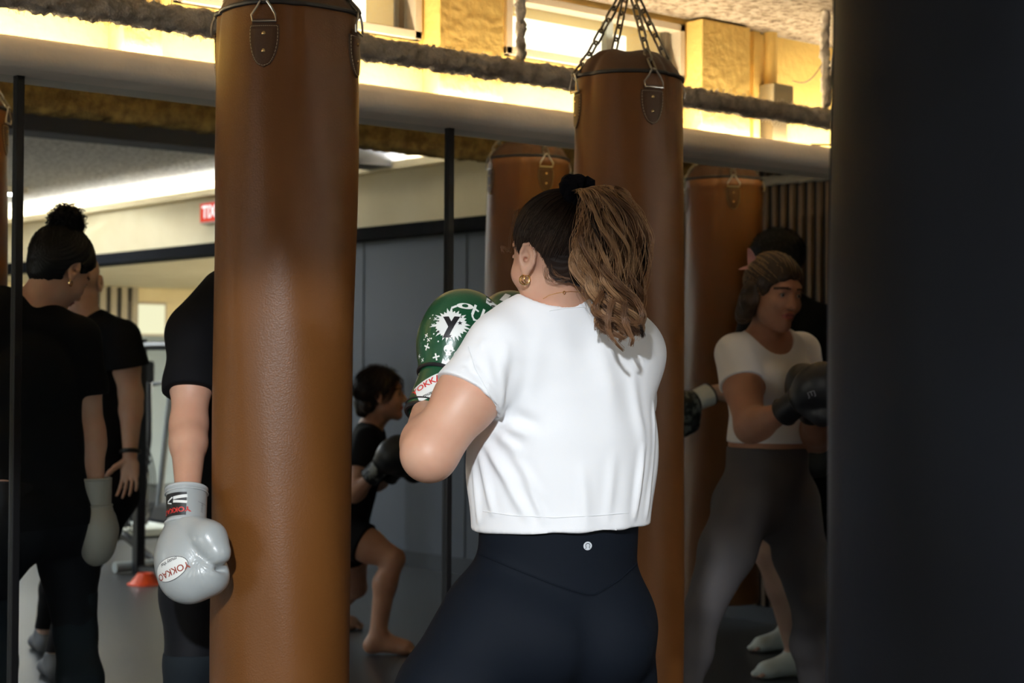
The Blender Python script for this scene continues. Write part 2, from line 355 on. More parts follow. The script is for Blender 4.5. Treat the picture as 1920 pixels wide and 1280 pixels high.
# annex beyond the opening
b = MB(); b.box((11.2, (YO + Y0) / 2 + .6, CEIL / 2), (.2, 8, CEIL)); struct('wall_annex_far', b, white_wall)
b = MB(); b.box((9.0, YO + .1 + .9, CEIL / 2), (4.6, .2, CEIL)); struct('wall_annex_side', b, white_wall)
b = MB(); b.box(((X0 + 12) / 2, Y0 - .1, CEIL / 2), (12 - X0 + .4, .2, CEIL)); struct('wall_back', b, white_wall)
def vback(px, py, Y=Y0):       # the real place of what is mirrored at (px, py), lying in the plane Y
    r = CF + CR * ((px - 960) / FPX) + CU * ((640 - py) / FPX); k = (2 * MIR - Y) / r.y
    return V((r.x * k, Y, CAMZ + r.z * k))
b = MB(); b.box((9.4, (YO + Y0) / 2, 2.14), (5.4, YO - Y0 + .0, .06)); struct('ceiling_annex', b, white_wall)
q0 = vback(165, 525); q1 = vback(250, 632); b = MB(); x = min(q0.x, q1.x) - .6
while x < q1.x: b.box((x, Y0 + .03, (q0.z + q1.z) / 2), (.07, .05, q0.z - q1.z)); x += .125
b.box(((q0.x + q1.x) / 2 - .3, Y0 + .006, (q0.z + q1.z) / 2), (abs(q0.x - q1.x) + .7, .01, q0.z - q1.z), 1)
struct('wall_back_slats', b, None, [mat('pale_slat', (.42, .37, .29), .7), black_paint])
q0 = vback(247, 570); q1 = vback(306, 626); b = MB(); b.box(((q0.x + q1.x) / 2, Y0 + .012, (q0.z + q1.z) / 2), (abs(q0.x - q1.x) + .06, .02, q0.z - q1.z + .06)); wn = struct('window_5', b, frame_paint)
b = MB(); b.box(((q0.x + q1.x) / 2, Y0 + .026, (q0.z + q1.z) / 2), (abs(q0.x - q1.x), .01, q0.z - q1.z)); b.build('pane', glowmat('lit_window', (1.0, .93, .62), 1.15), wn)
q0 = vback(200, 628); b = MB(); b.box((9.0, Y0 + .02, q0.z / 2), (6, .04, q0.z)); struct('wall_back_padding', b, mat('slate_light', (.20, .245, .27), .6))
b = MB(); b.box((9.5, -3.6, 2.09), (2.5, .66, .03)); tag(b.build('ceiling_panel', frame_paint), 'flat ceiling light panel in the annex beyond the dark header beam', 'ceiling light')  # housing for the lamp added in the annex, out of view
# ceiling downstand beam behind the photographer
b = MB(); b.box(((X0 + X1) / 2, -.62, 2.634), (X1 - X0, .26, .13)); struct('trim_16', b, mat('dark_soffit', (.10, .095, .10), .8))
# left wall with a long shop window
b = MB(); b.box((X0 - .1, (Y0 - 2.2) / 2 , CEIL / 2), (.2, -2.2 - Y0, CEIL)); b.box((X0 - .1, 3.4, CEIL / 2), (.2, 1.8, CEIL)); b.box((X0 - .1, -.7, CEIL / 2), (.2, 3.2, CEIL)); b.box((X0 - .1, 1.7, .18), (.2, 1.7, .36)); b.box((X0 - .1, 1.7, 2.35), (.2, 1.7, .7))
struct('wall_left', b, white_wall)
b = MB()
for yy in (.92, 1.7, 2.48): b.box((X0 - .1, yy, 1.18), (.06, .06, 1.66))
for zz in (.37, 1.98): b.box((X0 - .1, 1.7, zz), (.06, 1.6, .05))
struct('window_4', b, black_metal)
# housings of the added, unseen ceiling battens
bat = None
BL = ['long ceiling light batten just behind the dark ceiling beam, outside the photo', 'ceiling light batten far behind the photographer on the left', 'ceiling light batten far behind the photographer on the right']
for i, (x, y, L, p) in enumerate(ADDED_BATTENS):
    h = empty('ceiling_batten', (x, y, CEIL), BL[i], 'ceiling light', 'ceiling light battens')
    b = MB(); b.box((x, y, CEIL - .025), (L + .1, .13, .05), bev=.006); b.build('housing', frame_paint, h)

tl = empty('track_spotlight', (SPOT.x, SPOT.y, CEIL), 'black track spotlight on the ceiling behind the photographer, outside the photo', 'spotlight')  # fixture of the added spotlight, out of view
q_ = (SPOT_T - SPOT).normalized(); Rm = q_.to_track_quat('Z', 'Y').to_matrix()
b = MB(); b.lathe([(.05, -.16), (.055, -.14), (.06, -.03), (.062, -.02), (.056, -.02), (.052, -.05), (.01, -.06)], SPOT - q_ * .01, 24, R=Rm); b.build('lamp_head', black_metal, tl, True)
b = MB(); b.tube([SPOT - q_ * .14, V((SPOT.x - .03, SPOT.y - .03, CEIL - .02))], .009, 10); b.box((SPOT.x - .03, SPOT.y - .03, CEIL - .012), (.3, .035, .024)); b.build('bracket', black_metal, tl)
# ---------------------------------------------------------------- heavy bags
def leather(name, c1, c2, rough):
    m = mat(name, c1, rough, bump=.10, bscale=260, col2=c2, nscale=2.2, spec=.4)
    return m
tan = leather('tan_leather', (.180, .066, .014), (.145, .052, .010), .42)
tan_dark = leather('brown_leather_patch', (.085, .036, .013), (.065, .027, .010), .5)
piping_m = mat('black_piping', (.015, .012, .012), .5)
thread = mat('pale_thread', (.45, .36, .26), .7)
brass = mat('brass_rivet', (.75, .52, .25), .25, 1)
def link_mesh(p, axis, side, L, r=.0034, w=.0095):
    pts = []; h = L / 2 - w
    for k in range(8): a = math.pi * k / 7; pts.append(p + axis * (h + w * math.sin(a)) + side * (w * math.cos(a)))
    for k in range(8): a = math.pi * k / 7; pts.append(p - axis * (h + w * math.sin(a)) - side * (w * math.cos(a)))
    b = MB(); b.tube(pts, r, 7, closed=True); return b
def heavy_bag(c, R, ztop, zbot, rot, hubz, label, leather_m, patch_m, group='heavy bags hung in a row', chains=True, name='heavy_bag', plain=False, pleat=1.0, lean=(0, 0)):
    """c: XY of the axis, ztop: height of the piped top seam"""
    root = empty(name, (c[0], c[1], zbot), label, 'punching bag', group)
    rng = np.random.RandomState(int(abs(c[0]) * 1000) % 997)
    seg = 144; zs = np.concatenate([np.linspace(zbot, ztop - .34, 90), np.linspace(ztop - .335, ztop, 60)])
    th = np.linspace(0, 2 * np.pi, seg, endpoint=False)
    ph = rng.rand(8) * 6.28
    def rad(z, t):
        u = np.clip((ztop - z) / .33, 0, 1)                       # 0 at seam
        base = R * (1 + .015 * np.sin(z * 4 + ph[0]) * (1 - np.exp(-(ztop - z) * 4)))
        r = base * (.955 + .045 * np.sqrt(u))
        sq = (np.cos(4 * (t - rot)) ) * .030 * (1 - u) ** 1.3       # pulled square by the four straps
        pl = -np.exp(-((np.mod(t - rot + np.pi / 4, np.pi / 2) - np.pi / 4 - .42) / .10) ** 2) * .045 * (1 - u) ** 1.5 * pleat
        pl2 = -np.exp(-((np.mod(t - rot + np.pi / 4, np.pi / 2) - np.pi / 4 + .40) / .14) ** 2) * .018 * (1 - u) ** 1.2 * pleat
        soft = .004 * np.sin(2 * t + ph[1] + z * 2) + .003 * np.sin(3 * t + ph[2] - z * 3.1) + .0012 * np.sin(7 * t + ph[3] + z * 9)
        return r * (1 + sq + pl + pl2) + soft * (R / .16)
    Z, T = np.meshgrid(zs, th, indexing='ij'); RR = rad(Z, T)
    lx, ly = lean
    P = np.stack([c[0] + RR * np.cos(T) + lx * (ztop - Z), c[1] + RR * np.sin(T) + ly * (ztop - Z), Z], -1)
    # rounded bottom edge
    vs = P.reshape(-1, 3); n = len(zs); i = np.arange(n - 1)[:, None] * seg; k = np.arange(seg)[None]; k2 = (k + 1) % seg
    fs = np.stack([i + k, i + k2, i + seg + k2, i + seg + k], -1).reshape(-1, 4)
    o = from_np('bag_body', vs, fs, leather_m, root)
    # bottom cap + top crown
    b = MB(); lowc = V((c[0] + lx * (ztop - zbot), c[1] + ly * (ztop - zbot), 0)); b.lathe([(R * .99, zbot + .001), (R * .96, zbot - .012), (R * .5, zbot - .016), (.01, zbot - .016)], lowc, 48); b.build('bottom_cap', leather_m, root, True)
    rt = rad(np.full(seg, ztop), th)
    vs = []; prof = [(1, 0), (.93, .022), (.80, .047), (.60, .066), (.35, .076), (.08, .078)]
    for s_, dz in prof:
        for j in range(seg):
            rr = rt[j] * s_; wob = (.006 * math.sin(3 * th[j] + ph[4]) + .002 * math.cos(4 * (th[j] - rot))) * (1 - s_) * s_ * 4
            vs.append((c[0] + rr * math.cos(th[j]), c[1] + rr * math.sin(th[j]), ztop + dz * R / .16 + wob))
    fs = [(a * seg + j, a * seg + (j + 1) % seg, (a + 1) * seg + (j + 1) % seg, (a + 1) * seg + j) for a in range(len(prof) - 1) for j in range(seg)]
    fs.append(tuple(len(vs) - seg + j for j in range(seg)))
    from_py('top_flap', vs, fs, patch_m, root)
    b = MB(); b.tube([(c[0] + (rt[j] + .002) * math.cos(th[j]), c[1] + (rt[j] + .002) * math.sin(th[j]), ztop) for j in range(seg)], .0058, 8, closed=True)
    b.build('piping', piping_m, root, True)
    # vertical back seam
    b = MB(); ts = rot + 2.2; pts = []
    for z in np.linspace(zbot, ztop, 60):
        r_ = float(rad(z, ts)) + .0006; pts.append((c[0] + r_ * math.cos(ts) + lx * (ztop - z), c[1] + r_ * math.sin(ts) + ly * (ztop - z), z))
    b.tube(pts, .0016, 6); b.build('seam', patch_m, root, True)
    if plain: return root
    # four shield patches with stitching, rivets and rings
    def sp(t, z, off=0):
        r_ = float(rad(z, t)) + off; return V((c[0] + r_ * math.cos(t) + lx * (ztop - z), c[1] + r_ * math.sin(t) + ly * (ztop - z), z))
    hub = V((c[0], c[1], hubz))
    for q in range(4):
        t0 = rot + q * math.pi / 2; W = .0365; zt = ztop - .050; H = .094
        # outline in (u, v): flat top, bulging sides, pointed foot
        prof = []
        for k in range(13):
            s_ = k / 12; wd = W * (1 - .10 * (1 - s_) ** 2) * math.sqrt(max(0, 1 - (max(0, s_ - .05) / .95) ** 2.0)) if s_ < 1 else 0
            prof.append((wd, zt - H * s_))
        b = MB(); vs = []; nu = 9
        for wd, z in prof:
            for a in range(nu):
                u = (a / (nu - 1) * 2 - 1); vs.append(sp(t0 + u * wd / R, z, .0042 if abs(u) < .99 else .0010))
        b.add(vs, [(i * nu + a, i * nu + a + 1, (i + 1) * nu + a + 1, (i + 1) * nu + a) for i in range(12) for a in range(nu - 1)])
        patch = b.build('strap_patch', patch_m, root, True)
        b = MB(); out = [(u_ * (wd - .0035), z) for u_ in (1,) for wd, z in prof[:12]] + [(0, prof[-1][1] + .004)] + [(-(wd - .0035), z) for wd, z in reversed(prof[:12])]
        out = [(u_, z - .0035 * (z > zt - .001)) for u_, z in out]
        for k in range(len(out)):
            u0, z0 = out[k]; u1, z1 = out[(k + 1) % len(out)]; d = math.hypot(u1 - u0, z1 - z0); m_ = max(1, int(d / .0042))
            for j in range(m_):
                a0 = (j + .12) / m_; a1 = (j + .80) / m_
                b.tube([sp(t0 + (u0 + (u1 - u0) * a) / R, z0 + (z1 - z0) * a, .0048) for a in (a0, a1)], .0007, 4)
        b.build('stitching', thread, patch)
        for z in (zt - .020, zt - .058):
            b = MB(); cpt = sp(t0, z, .004); nrm = V((math.cos(t0), math.sin(t0), 0)); Rm = nrm.to_track_quat('Z', 'Y').to_matrix()
            b.lathe([(.0045, 0), (.0045, .0012), (.003, .0026), (.0008, .003)], cpt, 12, R=Rm); b.build('rivet', brass, patch, True)
        # strap loop above the patch and a stirrup ring
        b = MB(); vs = []
        for z, off in ((zt + .012, .003), (zt - .01, .0048)):
            for a in range(5): vs.append(sp(t0 + (a / 2 - 1) * .026 / R, z, off))
        b.add(vs, [(a, a + 1, a + 6, a + 5) for a in range(4)]); b.build('strap_loop', patch_m, root, True)
        tx = V((-math.sin(t0), math.cos(t0), 0)); top = sp(t0, zt + .052, .010)
        pts = [sp(t0, zt + .006, .008) + tx * .029, sp(t0, zt + .02, .009) + tx * .027, sp(t0, zt + .036, .010) + tx * .018]
        pts += [top + tx * .006, top + V((0, 0, .004)), top - tx * .006]
        pts += [sp(t0, zt + .036, .010) - tx * .015, sp(t0, zt + .02, .009) - tx * .027, sp(t0, zt + .006, .008) - tx * .024]
        b = MB(); b.tube(pts, .0026, 8, closed=True); b.build('ring', steel, root, True)
        if chains:
            A = top + V((0, 0, .002)); Cc = V((c[0] + (rt.mean() * .72) * math.cos(t0), c[1] + (rt.mean() * .72) * math.sin(t0), ztop + .052))
            ch = empty('chain', A, None, None); ch.parent = root; ch.location = root.matrix_basis.inverted() @ A
            way = [A, Cc + V((math.cos(t0), math.sin(t0), 0)) * .016, hub + V((math.cos(t0), math.sin(t0), 0)) * .008]
            L1 = (way[1] - way[0]).length; L2 = (way[2] - way[1]).length; tot = L1 + L2; nl = max(4, round(tot / .037)); st = tot / nl
            for k in range(nl):
                s_ = (k + .5) * st; p = way[0].lerp(way[1], s_ / L1) if s_ < L1 else way[1].lerp(way[2], (s_ - L1) / L2)
                ax = ((way[1] - way[0]) if s_ < L1 else (way[2] - way[1])).normalized(); sd = ax.cross(V((math.cos(t0), math.sin(t0), 0))).normalized()
                if k % 2: sd = ax.cross(sd).normalized()
                sd = (Quaternion(ax, .35) @ sd)
                link_mesh(p, ax, sd, st + .0085).build('chain_link', chain_steel, ch, True)
    if chains:
        b = MB(); b.tube([hub + V((.014 * math.cos(a), 0, .014 * math.sin(a) + .012)) for a in np.linspace(0, 6.283, 20)[:-1]], .0035, 8, closed=True); b.build('swivel_ring', chain_steel, root, True)
        z = hubz + .04; k = 0
        while z < CEIL - .03:
            link_mesh(V((c[0], c[1], z)), V((0, 0, 1)), V((1, 0, 0)) if k % 2 else V((0, 1, 0)), .036).build('hanger_link', chain_steel, root, True); z += .028; k += 1
        b = MB(); b.lathe([(.03, CEIL - .012), (.03, CEIL)], (c[0], c[1], 0), 20); b.tube([(c[0], c[1], CEIL - .012), (c[0], c[1], CEIL - .034)], .006, 8); b.build('ceiling_hook', black_metal, root, True)
    return root
def seamz(px, py, z): return at(px, py, z).z
def angat(c, R, px, z0):    # angle on the bag whose point shows at column px
    best = min(((abs(((q := V((c[0] + R * math.cos(a), c[1] + R * math.sin(a), 0))).dot(CR) / q.dot(CF) * FPX + 960) - px), a) for a in np.linspace(0, 6.283, 720) if V((math.cos(a), math.sin(a), 0)).dot(CF) < .05))
    return best[1]
B1 = at(538, 30, 3.85); B2 = at(1178, 150, 4.71)
heavy_bag((B1.x, B1.y), .157, B1.z, .29, angat(B1, .157, 490, 0), B1.z + .33, 'tan leather heavy bag in front left of centre, behind the pale grey glove', tan, tan_dark)
heavy_bag((B2.x, B2.y), .157, B2.z, .29, angat(B2, .157, 1221, 0), 2.335, 'tan leather heavy bag behind the ponytailed woman, its chains against the window', tan, tan_dark)
B3 = mr(at(990, 300, 6.69)); B4 = mr(at(1356, 338, 7.41))
heavy_bag((B3.x, B3.y), .165, B3.z, .29, math.pi / 2 - .05 + .33, 2.33, 'tan heavy bag hidden behind the black bag, its reflection left of the ponytailed woman', tan, tan_dark)
heavy_bag((B4.x, B4.y), .165, B4.z, .29, math.pi / 2 + .55, 2.33, 'tan heavy bag outside the photo, its reflection behind the woman in grey leggings', tan, tan_dark)
# black bag close to the lens on the right
navy_leather = mat('black_bag_leather', (.0052, .0070, .0112), .6, bump=.06, bscale=240, spec=.15, col2=(.003, .004, .007), nscale=3)
B5 = at(1560, 640, 1.85); c5 = B5 + _r0 * .205
heavy_bag((c5.x, c5.y), .20, 2.22, .35, 0, 2.6, 'large dark navy heavy bag close to the lens, filling the right edge', navy_leather, navy_leather, group=None, plain=True, chains=True, lean=(-.0 , 0))
# ---------------------------------------------------------------- sculpting: blended solids -> one smooth skin
def nrm3(v): v = np.asarray(v, float); return v / np.linalg.norm(v)
class Grid:
    def __init__(s, lo, hi, v, base=None):
        s.v = v; lo = np.asarray(lo, float) - 3 * v; hi = np.asarray(hi, float) + 3 * v
        s.n = np.ceil((hi - lo) / v).astype(int) + 1; s.lo = lo
        s.ax = [(lo[k] + v * np.arange(s.n[k])).astype(np.float32) for k in range(3)]
        s.d = np.full(s.n, .5, np.float32)
    def like(s):
        g = object.__new__(Grid); g.v = s.v; g.n = s.n; g.lo = s.lo; g.ax = s.ax; g.d = np.full(s.n, .5, np.float32); return g
    def win(s, lo, hi):
        sl = []
        for k in range(3):
            a = int(max(0, math.floor((lo[k] - s.lo[k]) / s.v))); b = int(min(s.n[k], math.ceil((hi[k] - s.lo[k]) / s.v) + 1))
            if b <= a: return None
            sl.append(slice(a, b))
        X = s.ax[0][sl[0]][:, None, None]; Y = s.ax[1][sl[1]][None, :, None]; Z = s.ax[2][sl[2]][None, None, :]
        return tuple(sl), X, Y, Z
    def add(s, prim, k=.02, op=1):
        lo, hi, fn = prim; m = k + 4 * s.v + .01
        w_ = s.win(lo - m, hi + m)
        if w_ is None: return s
        sl, X, Y, Z = w_; d = fn(X, Y, Z).astype(np.float32); c = s.d[sl]
        if op < 0: c = -c
        h = np.clip(.5 + .5 * (c - d) / k, 0, 1); r = c + (d - c) * h - k * h * (1 - h)
        s.d[sl] = -r if op < 0 else r
        return s
    def sub(s, prim, k=.01): return s.add(prim, k, -1)
    def cut(s, p, n, k=.004):      # keep the side n points away from
        n = nrm3(n); X = s.ax[0][:, None, None]; Y = s.ax[1][None, :, None]; Z = s.ax[2][None, None, :]
        d = ((X - p[0]) * n[0] + (Y - p[1]) * n[1] + (Z - p[2]) * n[2]).astype(np.float32)
        s.d = np.maximum(s.d, d); return s
    def union(s, g, k=.02):
        h = np.clip(.5 + .5 * (s.d - g.d) / k, 0, 1); s.d = s.d + (g.d - s.d) * h - k * h * (1 - h); return s
    def clip_to(s, fn):            # intersect with a custom field fn(X, Y, Z)
        X = s.ax[0][:, None, None]; Y = s.ax[1][None, :, None]; Z = s.ax[2][None, None, :]
        s.d = np.maximum(s.d, fn(X, Y, Z).astype(np.float32)); return s
    def mesh(s):
        d = s.d; ins = d < 0
        c = np.zeros(np.array(d.shape) - 1, np.int8)
        for i in (0, 1):
            for j in (0, 1):
                for k in (0, 1): c += ins[i:i + c.shape[0], j:j + c.shape[1], k:k + c.shape[2]]
        act = (c > 0) & (c < 8); idx = np.argwhere(act)
        ids = np.full(c.shape, -1, np.int32); ids[act] = np.arange(len(idx))
        acc = np.zeros((len(idx), 3)); cnt = np.zeros(len(idx))
        corners = [(i, j, k) for i in (0, 1) for j in (0, 1) for k in (0, 1)]
        val = {cc: d[idx[:, 0] + cc[0], idx[:, 1] + cc[1], idx[:, 2] + cc[2]].astype(float) for cc in corners}
        for a in corners:
            for ax_ in range(3):
                if a[ax_] == 0:
                    b = list(a); b[ax_] = 1; b = tuple(b); va, vb = val[a], val[b]; m = (va < 0) != (vb < 0)
                    t = np.where(m, va / np.where(m, va - vb, 1), 0)
                    for q in range(3): acc[:, q] += np.where(m, a[q] + (t if q == ax_ else 0), 0)
                    cnt += m
        vs = (idx + acc / cnt[:, None]) * s.v + s.lo
        quads = []
        for ax_ in range(3):
            o1, o2 = [(1, 2), (2, 0), (0, 1)][ax_]
            sh = [slice(1, -1)] * 3; sh[ax_] = slice(0, -1)
            A = ins[tuple(sh)]; sh2 = list(sh); sh2[ax_] = slice(1, None); B = ins[tuple(sh2)]
            m = np.argwhere(A != B); m[:, o1] += 1; m[:, o2] += 1
            fl = A[A != B]
            def cid(d1, d2):
                q = m.copy(); q[:, o1] -= d1; q[:, o2] -= d2; return ids[q[:, 0], q[:, 1], q[:, 2]]
            Q = np.stack([cid(1, 1), cid(0, 1), cid(0, 0), cid(1, 0)], 1)
            Q[~fl] = Q[~fl][:, ::-1]; quads.append(Q)
        Q = np.concatenate(quads); Q = Q[(Q >= 0).all(1)]
        return relax(vs, Q, 2)
def relax(vs, Q, it=2, lam=.5):
    for _ in range(it):
        acc = np.zeros_like(vs); cnt = np.zeros(len(vs))
        for a, b in ((0, 1), (1, 2), (2, 3), (3, 0)):
            for u, v in ((a, b), (b, a)):
                for k in range(3): acc[:, k] += np.bincount(Q[:, u], vs[Q[:, v], k], len(vs))
                cnt += np.bincount(Q[:, u], minlength=len(vs))
        vs = vs + lam * (acc / np.maximum(cnt, 1)[:, None] - vs)
    return vs, Q
def vnormals(vs, Q):
    n = np.cross(vs[Q[:, 2]] - vs[Q[:, 0]], vs[Q[:, 3]] - vs[Q[:, 1]]); out = np.zeros_like(vs)
    for i in range(4):
        for k in range(3): out[:, k] += np.bincount(Q[:, i], n[:, k], len(vs))
    return out / (np.linalg.norm(out, axis=1)[:, None] + 1e-9)
def cone(a, b, ra, rb, flat=None, f=1.0):
    a = np.array(a, float); b = np.array(b, float); ab = b - a; L2 = max(float(ab @ ab), 1e-9); r = max(ra, rb)
    w = nrm3(flat) if flat is not None else None
    def fn(X, Y, Z):
        px, py, pz = X - a[0], Y - a[1], Z - a[2]; t = np.clip((px * ab[0] + py * ab[1] + pz * ab[2]) / L2, 0, 1)
        qx, qy, qz = px - t * ab[0], py - t * ab[1], pz - t * ab[2]; q2 = qx * qx + qy * qy + qz * qz
        if w is not None:
            qw = qx * w[0] + qy * w[1] + qz * w[2]; q2 = q2 + (1 / f ** 2 - 1) * qw * qw
        d = np.sqrt(np.maximum(q2, 0)) - (ra + (rb - ra) * t)
        return d * (math.sqrt(f) if w is not None else 1)
    return np.minimum(a, b) - r, np.maximum(a, b) + r, fn
def ell(c, r, R=None):             # R rows: local axes
    c = np.array(c, float); r = np.array(r, float); R = np.eye(3) if R is None else np.array(R, float); m = r.max()
    def fn(X, Y, Z):
        p = [R[i][0] * (X - c[0]) + R[i][1] * (Y - c[1]) + R[i][2] * (Z - c[2]) for i in range(3)]
        k0 = np.sqrt(sum((p[i] / r[i]) ** 2 for i in range(3))); k1 = np.sqrt(sum((p[i] / r[i] ** 2) ** 2 for i in range(3))) + 1e-6
        return k0 * (k0 - 1) / k1
    return c - m, c + m, fn

def frame(fwd, up):                # rows: right, forward, up
    f = nrm3(fwd); u = np.asarray(up, float); u = nrm3(u - f * (u @ f)); r = np.cross(f, u); return np.array([r, f, u])
class Fig:
    """joints (world) of one person; builds the body and the clothes that follow it"""
    def __init__(s, J, front, hf, hu=(0, 0, 1), fat=1.0, male=False, sc=1.0, v=.004, hs=1.0):
        s.J = {k: np.array(p, float) for k, p in J.items()}; s.front = nrm3(front); s.fat = fat; s.male = male; s.sc = sc; s.v = v; s.hs = hs
        s.HR = frame(hf, hu); P = np.array(list(s.J.values())); s.lo = P.min(0) - .2; s.hi = P.max(0) + .2; s.lo[2] = max(s.lo[2], -.01)
        s.armk = 1.0; s.hipw = 1.0; s.waistw = 1.0; s.thighw = 1.0
    def hp(s, x, y, z): return s.J['head'] + s.hs * (s.HR[0] * x + s.HR[1] * y + s.HR[2] * z)
    def grid(s): return Grid(s.lo, s.hi, s.v)
    def torso(s, e=0):
        J = s.J; F = s.front; t = s.fat; up = nrm3(J['chest'] - J['pelvis']); side = nrm3(J['shR'] - J['shL'])
        m = 1.12 if s.male else 1.0
        o = [(cone(J['pelvis'], J['waist'], .148 * t * s.hipw + e, ((.118 * s.waistw if not s.male else .14) * t + e), F, .72), .05),
             (cone(J['waist'], J['chest'], ((.118 * s.waistw if not s.male else .14) * t + e), .140 * m * t + e, F, .72), .04),
             (cone(J['chest'], J['chest'] * .35 + J['neck'] * .65, .140 * m * t + e, .085 * t + e, F, .72), .04)]
        sl, sr = J['shL'], J['shR']; nk = J['neck'] - up * .03
        for sh in (sl, sr): o.append((cone(nk * .7 + sh * .3, sh, .055 * t + e, .050 * m * t + e), .04))
        if not s.male:
            for k in (-1, 1): o.append((ell(J['chest'] + F * .085 * t + side * k * .065 - up * .01, np.array([.060, .052, .058]) * t + e, [side, F, up]), .03))
            for k in (-1, 1):
                hp = J['hipR'] if k > 0 else J['hipL']
                o.append((ell(J['pelvis'] * .45 + hp * .55 - F * .052 * t - up * .045, np.array([.098, .088, .100]) * t + e, [side, F, up]), .03))
        else:
            for k in (-1, 1): 
                hp = J['hipR'] if k > 0 else J['hipL']; o.append((ell(J['pelvis'] * .5 + hp * .5 - F * .04 - up * .04, np.array([.09, .08, .09]) + e, [side, F, up]), .03))
        return o
    def neckp(s, e=0):
        J = s.J; m = 1.15 if s.male else 1
        return [(cone(J['neck'], s.hp(0, -.012, -.045), .054 * m + e, .051 * m + e), .03), (cone(J['neck'], s.hp(0, .03, -.06), .04, .042), .02)]
    def arm(s, c, e=0, part='all'):
        J = s.J; a, b, w = J['sh' + c], J['el' + c], J['wr' + c]; k = s.armk * s.fat * (1.12 if s.male else 1)
        o = []
        if part != 'fore':
            o += [(cone(a, a * .5 + b * .5, .050 * k + e, .050 * k + e), .03), (cone(a * .55 + b * .45, b, .050 * k + e, .040 * k + e), .02)]
        if part != 'upper':
            m = b * .75 + w * .25; o += [(cone(b, m, .040 * k + e, .0415 * k + e), .03), (cone(m, w, .0415 * k + e, .027 * (.6 + .4 * k) + e), .02)]
        return o
    def leg(s, c, e=0, part='all'):
        J = s.J; h, k_, a = J['hip' + c], J['kn' + c], J['an' + c]; k = s.fat
        o = []
        if part != 'calf':
            m = h * .55 + k_ * .45; o += [(cone(h, m, .088 * k * s.thighw + e, .080 * k * s.thighw + e), .05), (cone(m, k_, .080 * k * s.thighw + e, .055 * k + e), .03)]
        if part != 'thigh':
            bk = -nrm3(s.toe(c) - a); bk[2] = 0
            m = k_ * .68 + a * .32 + bk * .016; o += [(cone(k_, m, .052 * k + e, .056 * k + e), .02), (cone(m, a, .054 * k + e, .036 + e), .03)]
        return o
    def toe(s, c): return s.J['toe' + c]
    def foot(s, c, e=0, bare=False):
        J = s.J; a = J['an' + c]; t = J['toe' + c]; f = nrm3(t - a + 1e-6); fx = f.copy(); 
        heel = a - fx * .03; heel[2] = a[2] - .045; ball = a * .25 + t * .75; ball[2] = t[2] + .012
        sd = nrm3(np.cross(fx, [0, 0, 1]))
        o = [(cone(a, heel, .034 + e, .030 + e), .02), (cone(heel, ball, .030 + e, .030 + e), .03), (cone(a + fx * .02, ball, .030 + e, .024 + e), .03),
             (cone(ball + sd * .02, ball - sd * .02, .026 + e, .024 + e, [0, 0, 1], .75), .02), (cone(ball, t, .030 + e, .020 + e, [0, 0, 1], .6), .02)]
        if bare:
            for i in range(5):
                x = (-.032 + .016 * i); L = (.018, .024, .022, .018, .012)[i]; p = ball + sd * x + fx * .03
                o.append((cone(p, p + fx * L - np.array([0, 0, .004]), .009, .008), .006))
        return o
    def headp(s):
        R = s.HR; hs = s.hs; q = lambda *a: s.hp(*a); E = lambda c, r, k: (ell(q(*c), np.array(r) * hs, R), k)
        K = lambda a, b, ra, rb, k: (cone(q(*a), q(*b), ra * hs, rb * hs), k)
        o = [E((0, -.014, .034), (.075, .094, .084), .01), E((0, .030, -.020), (.062, .062, .078), .03),
             K((-.036, .015, -.062), (0, .064, -.096), .026, .017, .02), K((.036, .015, -.062), (0, .064, -.096), .026, .017, .02), E((0, .068, -.092), (.020, .018, .016), .015),
             E((0, .076, .030), (.045, .014, .012), .015),
             K((0, .084, .010), (0, .103, -.028), .008, .012, .012), E((-.011, .094, -.034), (.008, .008, .007), .006), E((.011, .094, -.034), (.008, .008, .007), .006),
             E((-.036, .062, -.030), (.022, .020, .020), .02), E((.036, .062, -.030), (.022, .020, .020), .02)]
        sub = [(ell(q(-.032, .092, .004), np.array([.018, .014, .012]) * hs, R), .012), (ell(q(.032, .092, .004), np.array([.018, .014, .012]) * hs, R), .012)]
        add2 = [E((-.032, .071, .003), (.0145, .012, .012), .004), E((.032, .071, .003), (.0145, .012, .012), .004),
                E((0, .089, -.0565), (.023, .008, .0050), .005), E((0, .087, -.0665), (.019, .008, .0058), .005)]
        return o, sub, add2
    def ears(s, v=.0013):
        """both ears, modelled finer, as extra shells of the body mesh"""
        out = []
        for sx in (-1, 1):
            c = s.hp(sx * .0735, -.006, -.008); ax = s.HR
            n = nrm3(ax[0] * sx * .86 - ax[1] * .5); u = nrm3(ax[2] + -.12 * ax[1]); w = np.cross(n, u); u = np.cross(w, n); R = [n, w, u]
            g = Grid(c - .05, c + .05, v); hs = s.hs; fw = 1 if w @ ax[1] > 0 else -1
            P = lambda a, b, d: c + hs * (n * a + w * b * fw + u * d)
            g.add(ell(P(.006, 0, .004), np.array([.0075, .0175, .027]) * hs, R), .003)
            g.add(ell(P(.003, .004, -.020), np.array([.006, .0095, .013]) * hs, R), .008)
            g.add(cone(P(-.012, .004, .006), P(.002, .004, .0), .016, .013), .006)
            g.sub(ell(P(.0155, .0015, .005), np.array([.0095, .0115, .0200]) * hs, R), .003)
            # rolled rim
            rim = [(.0085, .012, .014), (.010, .006, .027), (.011, -.005, .0295), (.011, -.0135, .021), (.010, -.0165, .008), (.009, -.014, -.006), (.007, -.008, -.017)]
            for a, b in zip(rim[:-1], rim[1:]): g.add(cone(P(*a), P(*b), .0032, .0032), .003)
            anti = [(.006, .0, .021), (.0075, -.007, .012), (.008, -.0085, .002), (.007, -.004, -.009), (.006, .002, -.012)]
